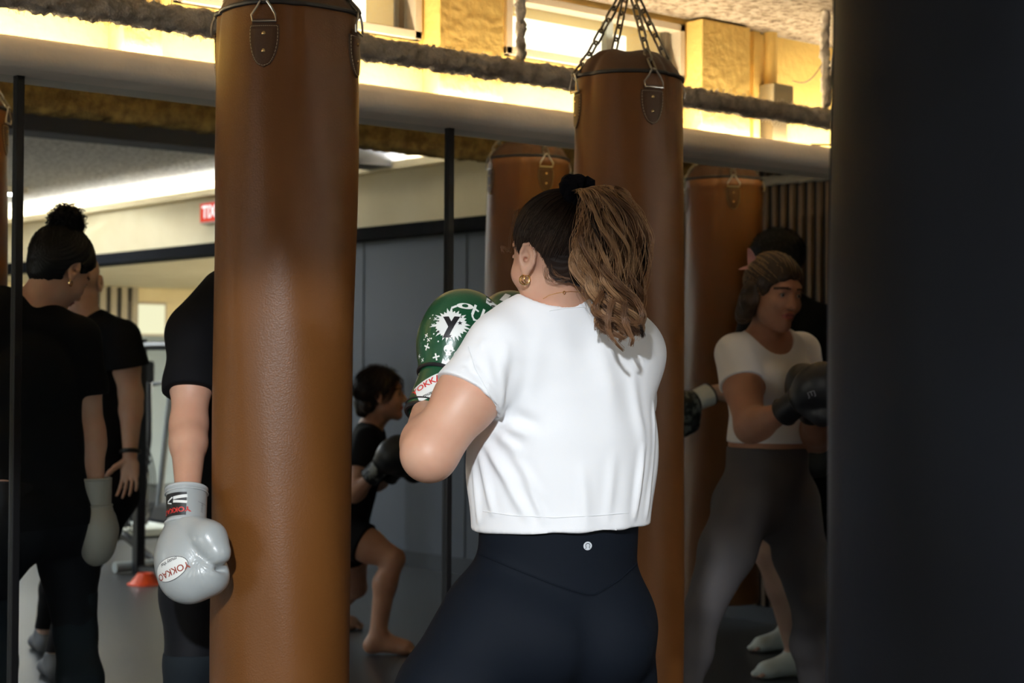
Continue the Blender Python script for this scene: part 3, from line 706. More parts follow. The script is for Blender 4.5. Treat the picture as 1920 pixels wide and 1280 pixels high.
            for a, b in zip(anti[:-1], anti[1:]): g.add(cone(P(*a), P(*b), .0026, .0028), .004)
            g.add(ell(P(.0065, .0100, -.002), np.array([.004, .004, .006]) * hs, R), .004)
            g.sub(ell(P(.004, .004, -.001), np.array([.006, .004, .005]) * hs, R), .003)
            out.append(g.mesh()); s.earlobe = getattr(s, 'earlobe', {}); s.earlobe[sx] = P(.004, .003, -.031)
        return out
    def hand(s, c, back, thumb, curl=.35, L=1.0):
        """palm, five bent fingers; back: direction the back of the hand faces, thumb: side of the thumb"""
        w = s.J['wr' + c]; e = s.J['el' + c]; d = nrm3(w - e); b = nrm3(np.asarray(back) - d * (np.asarray(back) @ d)); t = nrm3(np.asarray(thumb) - d * (np.asarray(thumb) @ d)); t = nrm3(t - b * (t @ b)); pl = -b
        o = [(cone(w, w + d * .05, .027, .030, b, .6), .012), (cone(w + d * .045 - t * .018, w + d * .085 - t * .02, .022, .021, b, .62), .012), (cone(w + d * .045 + t * .018, w + d * .085 + t * .018, .024, .021, b, .62), .012)]
        for i in range(4):
            x = (.030, .0105, -.009, -.028)[i]; Ls = (.040, .045, .041, .032)[i] * L; p = w + d * .092 + t * x; dr = nrm3(d + t * (.16, .05, -.06, -.17)[i]); r = .0083
            for q in range(3):
                dr = nrm3(dr + pl * curl * (1 if q else .7)); p2 = p + dr * Ls * (1, .62, .5)[q]; o.append((cone(p, p2, r, r - .0007), .004)); p = p2; r -= .0008
        p = w + d * .03 + t * .022 + pl * .008; dr = nrm3(d * .65 + t * .9 + pl * .5)
        for q, Lq in enumerate((.040, .032, .026)): p2 = p + dr * Lq; o.append((cone(p, p2, (.015, .0115, .010)[q], (.0115, .010, .0085)[q]), .006)); p = p2; dr = nrm3(dr + d * .35 + pl * .12)
        return o

def sculpt(g, prims):
    for p, k in prims: g.add(p, k)
    return g
skin_m = mat('skin', (.62, .36, .25), .48, bump=.03, bscale=300, col2=(.58, .31, .21), nscale=14, sss=.15)
skin_dim = mat('tanned_skin', (.48, .25, .16), .5, bump=.03, bscale=300, col2=(.43, .21, .13), nscale=14, sss=.12)
skin_pale = mat('pale_skin', (.64, .42, .33), .5, bump=.03, bscale=300, col2=(.60, .37, .29), nscale=14, sss=.12)
lip_m = mat('lips', (.42, .13, .11), .4); brow_m = mat('brow_hair', (.07, .035, .02), .7); eye_w = mat('eye_white', (.30, .27, .25), .3); iris_m = mat('iris_dark', (.03, .02, .015), .15)

def make_body(root, F, g, skin, face=True, open_mouth=False):
    """adds the head, extracts the skin and builds ONE body mesh; lips and brows get their own materials by place"""
    o, sub, add2 = F.headp()
    for p, k in o: g.add(p, k)
    for p, k in sub: g.sub(p, k)
    for p, k in add2: g.add(p, k)
    if open_mouth: g.sub(ell(F.hp(0, .094, -.0615), np.array([.013, .010, .0048]) * F.hs, F.HR), .003)
    vs, Q = g.mesh(); n0 = len(Q); me_v = [vs]; me_q = [Q]; off = len(vs)
    for v2, q2 in F.ears(): me_v.append(v2); me_q.append(q2 + off); off += len(v2)
    vs = np.concatenate(me_v); Q = np.concatenate(me_q)
    me = npmesh('body', vs, Q)
    if face and len(me.polygons) == len(Q):
        ctr = vs[Q].mean(1); L = (ctr - F.J['head']) @ F.HR.T / F.hs; mi = np.zeros(len(Q), np.int32)
        x, y, z = L[:, 0], L[:, 1], L[:, 2]
        lips = (y > .078) & (((x / .024) ** 2 + ((z + .0615) / .0115) ** 2) < 1); mi[lips] = 1
        brow = (y > .05) & (np.abs(np.abs(x) - .033) < .021) & (np.abs(z - (.026 - 4.5 * (np.abs(x) - .028) ** 2 * 2)) < .0036); mi[brow] = 2
        me.polygons.foreach_set('material_index', mi)
    b = link('body', me, None, root, True, [skin, lip_m, brow_m])
    if face:
        for sx in (-1, 1):
            m = MB(); c = V(F.hp(sx * .032, .0745, .003)); R = Matrix(F.HR).transposed()
            m.lathe([(.0005, -.0105), (.006, -.0085), (.0098, -.0035), (.0105, 0), (.0098, .0035), (.006, .0085), (.0005, .0105)], c, 16, 0, R @ Matrix.Rotation(math.pi / 2, 3, 'X'))
            m.lathe([(.0045, .0096), (.0042, .0104), (.002, .0112), (.0003, .0114)], c, 14, 1, R @ Matrix.Rotation(-math.pi / 2, 3, 'X'))
            m.build('eye', None, root, True, [eye_w, iris_m])
            # upper lid
            m = MB(); pts = [V(F.hp(sx * .032 + .0135 * math.cos(a), .0835 - .006 * math.cos(a) ** 2, .003 + .0075 * math.sin(a))) for a in np.linspace(.1, 3.04, 9)]; m.tube(pts, .0016, 6); m.build('eyelid', skin, root, True)
            m = MB(); pts = [p + V(F.HR[1]) * .0012 - V(F.HR[2]) * .0012 for p in pts]; m.tube(pts, .0010, 5); m.build('eyelashes', brow_m, root)
    return b
def build_sdf(name, g, mt, parent=None, fx=None):
    vs, Q = g.mesh()
    if fx: vs = fx(vs, vnormals(vs, Q))
    return from_np(name, vs, Q, mt, parent)
def folds(vs, N, segs):             # segs: (a, b, amp, sigma) ridges in the cloth
    out = vs.copy()
    for a, b, amp, sg in segs:
        a = np.array(a, float); b = np.array(b, float); ab = b - a; t = np.clip(((vs - a) @ ab) / (ab @ ab), 0, 1)
        r = np.linalg.norm(vs - a - t[:, None] * ab, axis=1); fade = np.sin(np.pi * np.clip(t * .9 + .05, 0, 1)) ** .6
        out += N * (amp * fade * (np.exp(-(r / sg) ** 2) - .55 * np.exp(-(r / (2.1 * sg)) ** 2)))[:, None]
    return out
def wrinkle(vs, N, amp, s=1.0, seed=0):
    r = np.random.RandomState(seed); d = np.zeros(len(vs))
    for i in range(5):
        k = r.randn(3) * 28 * s; k[2] *= .5; w_ = r.randn(3) * 9 * s; d += np.sin(vs @ k + 1.7 * np.sin(vs @ w_ + r.rand() * 6) + r.rand() * 6) / (1 + i * .3)
    return vs + N * (amp * d / 2.2)[:, None]
def bvh_of(o):
    me = o.data; M_ = wmat(o); return BVHTree.FromPolygons([M_ @ v.co for v in me.vertices], [tuple(p.vertices) for p in me.polygons])
def hit(bvh, px, py, off=.0015):    # the point of a surface seen at a pixel
    o = V((0, 0, CAMZ)); d = (at(px, py, 1) - o).normalized(); h, n, i, dist = bvh.ray_cast(o, d)
    if h is None: return None
    if n.dot(d) > 0: n = -n
    return h + n * off
def strands(name, paths, rad, mt, parent, sides=3, mi=None, mats=None):
    """paths (N, S, 3); rad (S,) or (N, S)"""
    P = np.asarray(paths, float); N_, S, _ = P.shape; T = np.gradient(P, axis=1); T /= np.linalg.norm(T, axis=2)[:, :, None] + 1e-9
    ref = np.array([.31, .52, .80]); A = np.cross(T, ref); A /= np.linalg.norm(A, axis=2)[:, :, None] + 1e-9; B = np.cross(T, A)
    rr = np.broadcast_to(np.asarray(rad, float), (N_, S)); vs = []
    for k in range(sides):
        a = 2 * np.pi * k / sides; vs.append(P + (A * np.cos(a) + B * np.sin(a)) * rr[:, :, None])
    vs = np.stack(vs, 2).reshape(-1, 3)
    base = (np.arange(N_)[:, None] * S + np.arange(S - 1)[None]).reshape(-1) * sides; fs = []
    for k in range(sides):
        k2 = (k + 1) % sides; fs.append(np.stack([base + k, base + k2, base + sides + k2, base + sides + k], 1))
    fs = np.stack(fs, 1).reshape(-1, 4)
    me = npmesh(name, vs, fs)
    if mi is not None and len(me.polygons) == len(fs): me.polygons.foreach_set('material_index', np.repeat(np.asarray(mi, np.int32), (S - 1) * sides))
    return link(name, me, mt, parent, True, mats)
def hair_mat(name, c1, c2, rough=.38, spec=.5):
    return mat(name, c1, rough, col2=c2, nscale=20, spec=spec)
# ---------------------------------------------------------------- marks and lettering that follow a surface
def text_mesh(txt, size, bold=0):
    cu = bpy.data.curves.new('lettering', 'FONT'); cu.body = txt; cu.size = size; cu.align_x = 'CENTER'; cu.align_y = 'CENTER'; cu.offset = bold; cu.resolution_u = 3
    o = bpy.data.objects.new('lettering', cu); C.objects.link(o); dg = bpy.context.evaluated_depsgraph_get(); me = bpy.data.meshes.new_from_object(o.evaluated_get(dg))
    C.objects.unlink(o); bpy.data.objects.remove(o); return [(v.co.x, v.co.y) for v in me.vertices], [tuple(p.vertices) for p in me.polygons]
def star2(c, r, n=5, inner=.42, rot=0, rings=2, rr=None):
    pts = []
    m = 2 * n if rr is None else len(rr)
    for k in range(m):
        q = r * ((1 if k % 2 == 0 else inner) if rr is None else rr[k]); a = rot + math.pi / 2 + 2 * math.pi * k / m; pts.append((q * math.cos(a), q * math.sin(a)))
    vs = [c]; fs = []
    for i in range(1, rings + 1): vs += [(c[0] + x * i / rings, c[1] + y * i / rings) for x, y in pts]
    for k in range(m): fs.append((0, 1 + k, 1 + (k + 1) % m))
    for i in range(rings - 1):
        for k in range(m): fs.append((1 + i * m + k, 1 + (i + 1) * m + k, 1 + (i + 1) * m + (k + 1) % m, 1 + i * m + (k + 1) % m))
    return vs, fs
def ellipse2(c, a, b, rings=5, m=32, rot=0):
    vs, fs = star2((0, 0), 1, rr=[1] * m, rings=rings); cr, sr = math.cos(rot), math.sin(rot)
    return [(c[0] + x * a * cr - y * b * sr, c[1] + x * a * sr + y * b * cr) for x, y in vs], fs
def rect2(c, wd, h, rot=0, n=8):
    vs = []; cr, sr = math.cos(rot), math.sin(rot); ny = max(2, int(n * h / wd) + 1) if wd > h else n; nx = n if wd > h else max(2, int(n * wd / h) + 1)
    for j in range(ny + 1):
        for i in range(nx + 1):
            x = (i / nx - .5) * wd; y = (j / ny - .5) * h; vs.append((c[0] + x * cr - y * sr, c[1] + x * sr + y * cr))
    return vs, [(j * (nx + 1) + i, j * (nx + 1) + i + 1, (j + 1) * (nx + 1) + i + 1, (j + 1) * (nx + 1) + i) for j in range(ny) for i in range(nx)]
def moved(sh, dx, dy, rot=0, s=1, flipx=1):
    vs, fs = sh; cr, sr = math.cos(rot), math.sin(rot)
    return [(dx + (x * flipx * cr - y * sr) * s, dy + (x * flipx * sr + y * cr) * s) for x, y in vs], fs
def decal(name, shapes, bvh, org, u, v, mt, parent, off=.0012, maxe=.006, bend=None):
    """2-D shapes laid on a surface: (x, y) -> org + u x + v y, dropped on the surface along -(u x v)"""
    u = V(u).normalized(); v = V(v); v = (v - u * u.dot(v)).normalized(); n = u.cross(v); bm = bmesh.new()
    for vs, fs in shapes:
        bv = [bm.verts.new((x, y, 0)) for x, y in vs]
        for f in fs:
            try: bm.faces.new([bv[i] for i in f])
            except Exception: pass
    for _ in range(3):
        es = [e for e in bm.edges if e.calc_length() > maxe]
        if not es: break
        bmesh.ops.subdivide_edges(bm, edges=es, cuts=1); bmesh.ops.triangulate(bm, faces=[f for f in bm.faces if len(f.verts) > 4])
    bad = []
    for q in bm.verts:
        x, y = q.co.x, q.co.y
        o = V(org) + u * x + v * y + n * .12; h, nn, i, d = bvh.ray_cast(o, -n, .22)
        if h is None: bad.append(q); continue
        if nn.dot(n) < 0: nn = -nn
        q.co = h + nn * off
    bmesh.ops.delete(bm, geom=bad, context='VERTS')
    me = bpy.data.meshes.new(name); bm.to_mesh(me); bm.free()
    if not len(me.polygons): return None
    return link(name, me, mt, parent, True)
# ---------------------------------------------------------------- boxing gloves
white_print = mat('white_print', (.80, .82, .80), .4); black_print = mat('black_print', (.012, .012, .014), .4)
red_print = mat('red_print', (.65, .035, .03), .45); maroon_print = mat('maroon_print', (.30, .045, .02), .45); gold_edge = mat('gold_edge', (.42, .30, .15), .45)
def make_glove(root, wrist, tip, palm, mt, cuff_m, trim_m, v=.0025, s=1.0, name='boxing_glove', strap_m=None, flip=False):
    """wrist: centre of the cuff opening; tip: direction of the hand; palm: side the fingers curl to. Returns (glove, mitt, cuff, frame)"""
    w = np.array(wrist, float); z = nrm3(np.array(tip, float) - w); y = np.array(palm, float); y = nrm3(y - z * (y @ z)); x = np.cross(y, z) * (-1 if flip else 1); R = [x, y, z]
    q = lambda a, b, c: w + s * (x * a + y * b + z * c)
    o = empty(name, w); o.parent = root; o.location = wmat(root).inverted() @ V(w)
    lo = w - .20; hi = w + .20; c0 = q(0, 0, .14); lo = c0 - .2; hi = c0 + .2
    g = Grid(lo, hi, v)
    g.add(cone(q(0, 0, .088), q(0, .008, .15), .046 * s, .062 * s), .02)
    g.add(ell(q(0, .010, .192), np.array([.062, .077, .076]) * s, R), .03)
    g.add(ell(q(0, -.008, .150), np.array([.056, .056, .06]) * s, R), .03)
    g.add(ell(q(-.004, .056, .212), np.array([.052, .038, .040]) * s, R), .018)
    t = g.like()
    t.add(cone(q(.018, .020, .105), q(.028, .070, .140), .036 * s, .037 * s), .02)
    t.add(cone(q(.028, .070, .140), q(.024, .088, .172), .037 * s, .030 * s), .02)
    g.union(t, .007 * s)
    g.sub(ell(q(.012, .105, .206), np.array([.02, .03, .006]) * s, R), .012)
    g.cut(q(0, 0, .086), -z)
    rs = np.random.RandomState(5)
    def fx(vs, N):
        # small puckers around the thumb web
        L = (vs - q(.02, .055, .195)) @ np.array(R).T; r = np.linalg.norm(L, axis=1); th = np.arctan2(L[:, 1], L[:, 2])
        return vs + N * (.0011 * np.sin(th * 22) * np.exp(-(r / .032) ** 2))[:, None]
    mitt = build_sdf('mitt', g, mt, o, fx)
    g = Grid(lo, hi, v)
    g.add(cone(q(0, 0, .012), q(0, 0, .080), .0495 * s, .0470 * s, y, .90), .01); g.cut(q(0, 0, .006), -z); g.cut(q(0, 0, .089), z)
    g.sub(cone(q(0, 0, -.03), q(0, 0, .012), .038 * s, .038 * s, y, .9), .004)
    cuff = build_sdf('cuff', g, cuff_m, o)
    def ring(zz, r, tr, nm, m_):
        b = MB(); b.tube([V(q(r * math.cos(a), r * .93 * math.sin(a), zz)) for a in np.linspace(0, 2 * math.pi, 41)[:-1]], tr * s, 8, closed=True); b.build(nm, m_, o, True)
    ring(.008, .0455, .0050, 'cuff_roll', trim_m); ring(.086, .0485, .0036, 'wrist_piping', trim_m)
    if strap_m:
        ring(.018, .0500, .0014, 'cuff_stitch', strap_m)
    return o, mitt, cuff, (w, x, y, z, q)
def G3(px, z, H): p = at(px, 640, z); return V((p.x, p.y, H))
def cdir(r, f, u=0): return np.array(_r0 * r + _f0 * f + _up * u)      # right, away from the camera, up
# ================================================================ the ponytailed woman in front
J = dict(head=at(1043, 480, 3.30), neck=at(1056, 592, 3.32), chest=at(1060, 735, 3.36), waist=at(1050, 965, 3.36), pelvis=at(1042, 1120, 3.36),
         shL=at(940, 652, 3.27), shR=at(1178, 658, 3.42), elL=at(805, 850, 3.17), wrL=at(798, 776, 3.37), elR=at(1150, 850, 3.66), wrR=at(1030, 740, 3.74),
         hipL=at(926, 1170, 3.30), hipR=at(1130, 1175, 3.40), knL=G3(738, 3.16, .50), anL=G3(700, 3.28, .085), knR=G3(1142, 3.50, .49), anR=G3(1165, 3.42, .085))
J['toeL'] = np.array(J['anL']) + cdir(-.10, .15); J['toeL'][2] = .02; J['toeR'] = np.array(J['anR']) + cdir(-.07, .165); J['toeR'][2] = .02
front = cdir(-.34, .94)
W = Fig(J, front, cdir(-.61, .79, -.05), cdir(-.06, .03, 1), fat=1.06, v=.004)
W.armk = 1.13; W.waistw = 1.16; W.thighw = 1.12; W.hipw = 1.08
pw = empty('person', (J['pelvis'].x, J['pelvis'].y, 0), 'woman with a long wavy ponytail, white cropped t-shirt and dark leggings, back to the camera', 'person')
g = W.grid(); sculpt(g, W.torso() + W.neckp()); 
for c in 'LR': sculpt(g, W.arm(c)); sculpt(g, W.leg(c)); sculpt(g, W.foot(c, bare=True))
make_body(pw, W, g, skin_m)
# leggings
nav = mat('navy_leggings', (.0030, .0055, .0105), .75, bump=.04, bscale=600, spec=.15)
g = W.grid(); sculpt(g, W.torso(.004))
for c in 'LR': sculpt(g, W.leg(c, .004))
wz = float(at(1050, 930, 3.36).z); g.cut((0, 0, wz), (0, 0, 1)); g.cut((0, 0, .13), (0, 0, -1))
up_ = np.array([0, 0, 1.])
mid = (W.J['hipL'] + W.J['hipR']) / 2
cl = [(mid - W.front * .19 + up_ * .02, mid - W.front * .15 - up_ * .12, -.012, .012)]
leg = build_sdf('leggings', g, nav, pw, lambda v, N: folds(v, N, cl))
bl = bvh_of(leg)
path = [(864, 1026), (885, 1033), (915, 1045), (950, 1060), (990, 1076), (1030, 1092), (1070, 1106), (1100, 1114), (1115, 1114), (1135, 1103), (1160, 1087), (1185, 1065), (1205, 1042), (1216, 1025)]
pts = []
for (a, b_), (c_, d_) in zip(path[:-1], path[1:]):
    for k in range(5):
        h = hit(bl, a + (c_ - a) * k / 5, b_ + (d_ - b_) * k / 5, .0006)
        if h: pts.append(h)
b = MB(); b.tube(pts, .0017, 8); b.build('yoke_seam', nav, leg, True)
b = MB(); b.tube([p - V((0, 0, .0035)) for p in pts], .0007, 6); b.build('yoke_stitching', nav, leg, True)
h = hit(bl, 1101, 1023); 
silver = mat('silver_print', (.62, .66, .70), .35)
lu = V(cdir(1, .0)); lg = decal('round_logo', [ellipse2((0, 0), .0082, .0082, 3, 24)], bl, h, lu, V((0, 0, 1)), silver, leg, .0008)
om = []
for k in range(14):
    a = math.radians(-50 + 280 * k / 13); om.append((.0042 * math.cos(a), .0008 + .0042 * math.sin(a)))
sh = [rect2(((om[i][0] + om[i + 1][0]) / 2, (om[i][1] + om[i + 1][1]) / 2), .0019, .0011, math.atan2(om[i + 1][1] - om[i][1], om[i + 1][0] - om[i][0]), 1) for i in range(13)]
sh += [rect2((-.0038, -.0042), .0034, .0011, .5, 1), rect2((.0038, -.0042), .0034, .0011, -.5, 1)]
decal('logo_mark', sh, bl, h, lu, V((0, 0, 1)), nav, lg, .0014)
# t-shirt
tee_m = mat('white_jersey', (.83, .84, .86), .85, bump=.05, bscale=700, spec=.2, sheen=.15)
JJ = W.J; S_ = nrm3(JJ['shR'] - JJ['shL']); Fr = W.front
g = W.grid()
hemc = np.array(at(1052, 985, 3.37)); 
A = np.array(at(1062, 700, 3.37)); Bm = np.array(at(1058, 850, 3.38))
g.add(cone(A, Bm, .172, .178, Fr, .74), .04); g.add(cone(Bm, hemc - up_ * .05, .178, .182, Fr, .80), .06)
g.add(cone(JJ['neck'] * .2 + A * .8, JJ['neck'] + up_ * .006 - Fr * .006, .15, .074, Fr, .74), .05)
for sh_, k in ((JJ['shL'], 1), (JJ['shR'], -1)):
    g.add(cone(JJ['neck'] * .62 + sh_ * .38 - up_ * .035, sh_ - up_ * .005, .062, .066), .05)
    g.add(ell(sh_ * .6 + A * .4, np.array([.09, .075, .11]), [S_, Fr, up_]), .05)
g.cut(hemc + up_ * .0, -up_ + S_ * .03)
for c, f_ in (('L', .47), ('R', .50)):
    a, e = JJ['sh' + c], JJ['el' + c]; t = g.like(); en = a + (e - a) * (f_ + .25)
    t.add(cone(a, a * .5 + e * .5, .069, .069), .02); t.add(cone(a * .5 + e * .5, en, .069, .070), .02)
    ax = nrm3(e - a); t.cut(a + (e - a) * f_, ax)
    g.union(t, .018)
# hollow at the neck and below the hem
gi = g.d.copy()
g.sub(cone(JJ['neck'] + up_ * .030 + Fr * .028, W.hp(0, -.012, -.04) + Fr * .02, .066, .080), .006)
g.sub(cone(JJ['neck'] - up_ * .01 + Fr * .075, JJ['neck'] + up_ * .06 + Fr * .06, .060, .070), .006)
g.sub(cone(hemc - up_ * .2, hemc - up_ * .01, .150, .150, Fr, .68), .006)
P = lambda a, b_, z=3.25: np.array(at(a, b_, z))
def surf(bv, a, b_):
    h = hit(bv, a, b_, 0); return None if h is None else np.array(h)
vs0, Q0 = g.mesh(); bt = BVHTree.FromPolygons([V(p) for p in vs0], [tuple(int(i) for i in f) for f in Q0])
FS = [((938, 792), (905, 832), .005, .008), ((948, 800), (990, 812), .006, .014), ((930, 812), (975, 850), .006, .012), ((912, 838), (960, 905), .007, .012), ((900, 850), (925, 960), .006, .009),
      ((925, 860), (985, 965), .006, .011), ((960, 850), (1015, 930), .004, .010), ((890, 880), (900, 975), .005, .008), ((985, 900), (1020, 975), .004, .009),
      ((1205, 840), (1190, 968), .006, .009), ((1225, 760), (1212, 965), .005, .008), ((1185, 700), (1205, 830), .004, .014), ((1150, 860), (1140, 975), .003, .012), ((1090, 880), (1100, 978), .003, .013),
      ((950, 650), (935, 780), .004, .010), ((925, 660), (930, 760), -.004, .010), ((905, 640), (890, 745), .004, .009), ((893, 690), (925, 765), .005, .007), ((880, 670), (915, 740), .004, .007), ((870, 690), (875, 745), .003, .006), ((915, 720), (936, 775), .004, .005),
      ((960, 690), (945, 770), -.005, .014), ((965, 780), (1010, 800), -.005, .016), ((1010, 620), (990, 760), .003, .02), ((1120, 640), (1150, 760), .003, .02), ((1215, 690), (1232, 745), .004, .007)]
def tfx(vs, N):
    sg = []
    for a, b_, am, s_ in FS:
        am *= 2.0
        p, q_ = surf(bt, *a), surf(bt, *b_)
        if p is not None and q_ is not None: sg.append((p, q_, am, s_))
    vs = folds(vs, N, sg); z = vs[:, 2]; k = np.clip((hemc[2] + .20 - z) / .2, 0, 1)
    side = (vs - hemc) @ S_; ft = (vs - hemc) @ Fr
    vs = vs + N * (.0045 * k * np.sin(side * 62 + 1.2 * np.sin(z * 9)) * np.sin(ft * 11 + 1))[:, None]
    return wrinkle(vs, N, .0022, 1.0, 3)
tee = from_np('t_shirt', tfx(vs0, vnormals(vs0, Q0)), Q0, tee_m, pw)
bt = bvh_of(tee)
def seamline(bv, pts2, r, nm, m_, par, off=.0006, closed=False, n=6):
    out = []
    for (a, b_), (c_, d_) in zip(pts2[:-1], pts2[1:]):
        for k in range(n):
            h = hit(bv, a + (c_ - a) * k / n, b_ + (d_ - b_) * k / n, off)
            if h and (not out or (h - out[-1]).length < .05): out.append(h)
    if len(out) > 2: b = MB(); b.tube(out, r, 6); return b.build(nm, m_, par, True)
seam_m = mat('jersey_seam', (.76, .78, .80), .9)
seamline(bt, [(906, 958), (960, 966), (1040, 970), (1120, 966), (1190, 960)], .0008, 'hem_stitching', seam_m, tee)
seamline(bt, [(878, 650), (890, 690), (912, 730), (935, 768)], .0009, 'sleeve_seam', seam_m, tee)
seamline(bt, [(842, 735), (880, 752), (934, 768)], .0008, 'sleeve_hem_stitching', seam_m, tee)
seamline(bt, [(1030, 583), (1060, 578), (1090, 576), (1108, 578)], .0007, 'collar_seam', seam_m, tee)
h = hit(bt, 1117, 604)
if h: decal('collar_mark', [rect2((0, .003), .004, .0012), rect2((0, -.002), .004, .0012), rect2((.003, 0), .0012, .006)], bt, h, lu, V((0, 0, 1)), seam_m, tee, .0007)
# earrings and necklace
gold = mat('gold', (.95, .65, .28), .18, 1)
lobe = V(W.earlobe[-1])
dn = V(cdir(-.6, -.5)).normalized()
for k, (r, dx, tw) in enumerate([(.0085, 0, .25), (.0070, .003, -.3), (.0095, -.002, .9)]):
    b = MB(); cpt = lobe + V((0, 0, -r * .9)) + V(cdir(dx, 0)); ax = V(cdir(.75 + tw * .3, .5 - tw * .3)).normalized()
    b.tube([cpt + ax * (r * math.sin(a)) + V((0, 0, r * math.cos(a))) for a in np.linspace(0, 2 * math.pi, 25)[:-1]], .0013, 8, closed=True); b.build('earring_hoop', gold, pw, True)
bb = bvh_of([o for o in pw.children if o.name.startswith('body')][0])
nk = [hit(bb, a, b_, .0008) for a, b_ in [(1018, 560), (1030, 553), (1045, 549), (1058, 547), (1070, 546), (1085, 547), (1098, 548)]]; nk = [p for p in nk if p]
if len(nk) > 2:
    b = MB(); b.tube(nk, .0006, 6); b.tube([nk[len(nk) // 2] + V((.003 * math.cos(a), 0, .003 * math.sin(a) - .001)) for a in np.linspace(0, 6.283, 13)[:-1]], .0008, 6, closed=True); b.build('necklace', gold, pw, True)

# gloves
green = mat('green_leather', (.009, .078, .034), .28, bump=.05, bscale=300, col2=(.007, .064, .028), nscale=6, coat=.3)
gl, mitt, cuff, fr = make_glove(pw, at(803, 786, 3.40), at(864, 610, 3.50), cdir(.93, .40, 0), green, green, black_print, s=1.13, strap_m=black_print)
tag(gl, 'green glove raised in front, white skull and splash print')
w0, gx, gy, gz, gq = fr; bm_ = bvh_of(mitt); bc_ = bvh_of(cuff)
U = V(cdir(.97, 0, .10)); Vv = V(cdir(-.05, .25, 1))
def gd(name, shapes, px, py, m_, bv=bm_, par=mitt, off=.0010, rot=0.0):
    h = hit(bv, px, py, 0)
    if h is None: return None
    uu = (U * math.cos(rot) + Vv * math.sin(rot)); vv = (Vv * math.cos(rot) - U * math.sin(rot))
    # face the camera-side normal a little
    n = bv.find_nearest(h)[1]; n = n if n.dot(CF) < 0 else -n; u2 = (uu - n * uu.dot(n)).normalized(); v2 = n.cross(u2)
    return decal(name, shapes, bv, h, u2, v2, m_, par, off)
px1 = 3.45 / FPX
rs = np.random.RandomState(4); rr = []
for k in range(56): rr.append((.74 + .08 * rs.rand()) if k % 2 else (.86 + .40 * rs.rand() * (1 if rs.rand() > .35 else .2)))
sp = [star2((0, 0), 33 * px1, rr=rr, rings=5)]; sp += [ellipse2((x * px1, y * px1), r * px1, r * px1, 1, 10) for x, y, r in [(42, 14, 2.2), (38, -24, 2), (-36, -24, 1.6), (20, -40, 2), (-40, 20, 1.5), (47, -6, 1.4)]]
gd('splash_print', sp, 845, 607, white_print, rot=-.1)
gd('letter_print', [moved(text_mesh('y', 56 * px1, .0024), 0, 4 * px1, 0, 1)], 846, 606, black_print, off=.0018, rot=-.12)
gd('star_print', [star2((x * px1, y * px1), r * px1, rings=1) for x, y, r in [(17, 0, 5), (-24, -12, 4), (-4, -24, 4.5), (20, 13, 2.5), (-22, 10, 2.5)]], 845, 607, black_print, off=.0018)
def skull(s):
    return [ellipse2((0, 2 * s), 9 * s, 8 * s, 3, 20), rect2((0, -7 * s), 9 * s, 6 * s)]
gd('skull_print', skull(px1), 841, 656, white_print, rot=-.15)
gd('skull_eyes', [ellipse2((-4 * px1, 0), 2.3 * px1, 2 * px1, 1, 10), ellipse2((4 * px1, -.5 * px1), 2.3 * px1, 2 * px1, 1, 10), rect2((0, -5 * px1), 1 * px1, 2 * px1, 0, 1)], 841, 657, green, off=.0018, rot=-.15)
cr_ = [rect2((0, 0), 11 * px1, 2.4 * px1), rect2((0, 0), 2.4 * px1, 11 * px1)]
for i, (x, y, r_) in enumerate([(801, 650, .9), (804, 637, .6), (800, 629, .7), (787, 668, .7), (793, 675, .5), (817, 598, .5), (812, 610, .5), (818, 669, .1)]):
    gd('cross_print', [moved(q_, 0, 0, 0, 1.25 if i in (0, 7) else .8) for q_ in cr_], x, y, white_print, rot=r_)
gd('drop_print', [star2((k * 9 * px1, -2 * px1), 5.5 * px1, rr=[1.3, .55, .8, .9, .8, .55], rings=2) for k in (-1.6, -.6, .4)], 846, 675, white_print)
gd('disc_print', [ellipse2((0, 0), 12 * px1, 12 * px1, 4, 24)], 862, 668, white_print)
gd('badge_print', [ellipse2((0, 0), 16 * px1, 7 * px1, 3, 24), rect2((22 * px1, -4 * px1), 10 * px1, 4 * px1, -.5), rect2((-20 * px1, -4 * px1), 10 * px1, 5 * px1, .5)], 872, 574, white_print, rot=-.1)
gd('badge_centre', [ellipse2((0, 0), 6 * px1, 4 * px1, 2, 16)], 872, 574, green, off=.0018)
ust = []
for k in range(16):
    a = math.pi * (1 + k / 15); ust.append(rect2((9 * px1 * math.cos(a), 11 * px1 * math.sin(a)), 3.2 * px1, 5 * px1, a, 1))
for k in range(5): ust += [rect2((-9 * px1, k * 5 * px1), 5 * px1, 5.2 * px1, 0, 1), rect2((9 * px1, k * 5 * px1), 5 * px1, 5.2 * px1, 0, 1)]
gd('letter_u_print', ust, 894, 592, white_print, rot=-.35)
gd('number_panel', [rect2((0, 0), 26 * px1, 20 * px1, .2)], 922, 570, white_print, rot=-.4); gd('number_print', [text_mesh('3 8', 17 * px1, .0006)], 921, 571, black_print, off=.0018, rot=-1.2)
gd('arrow_print', [star2((0, 0), 11 * px1, 3, .5, rings=2)], 893, 632, white_print, rot=.5)
gd('dot_print', [ellipse2((x * px1, y * px1), 1.6 * px1, 1.5 * px1, 1, 8) for x, y in [(0, 0), (-8, 16), (34, -30), (50, 4), (-30, 10), (60, 44), (-12, 56), (26, -20)]], 822, 640, white_print)
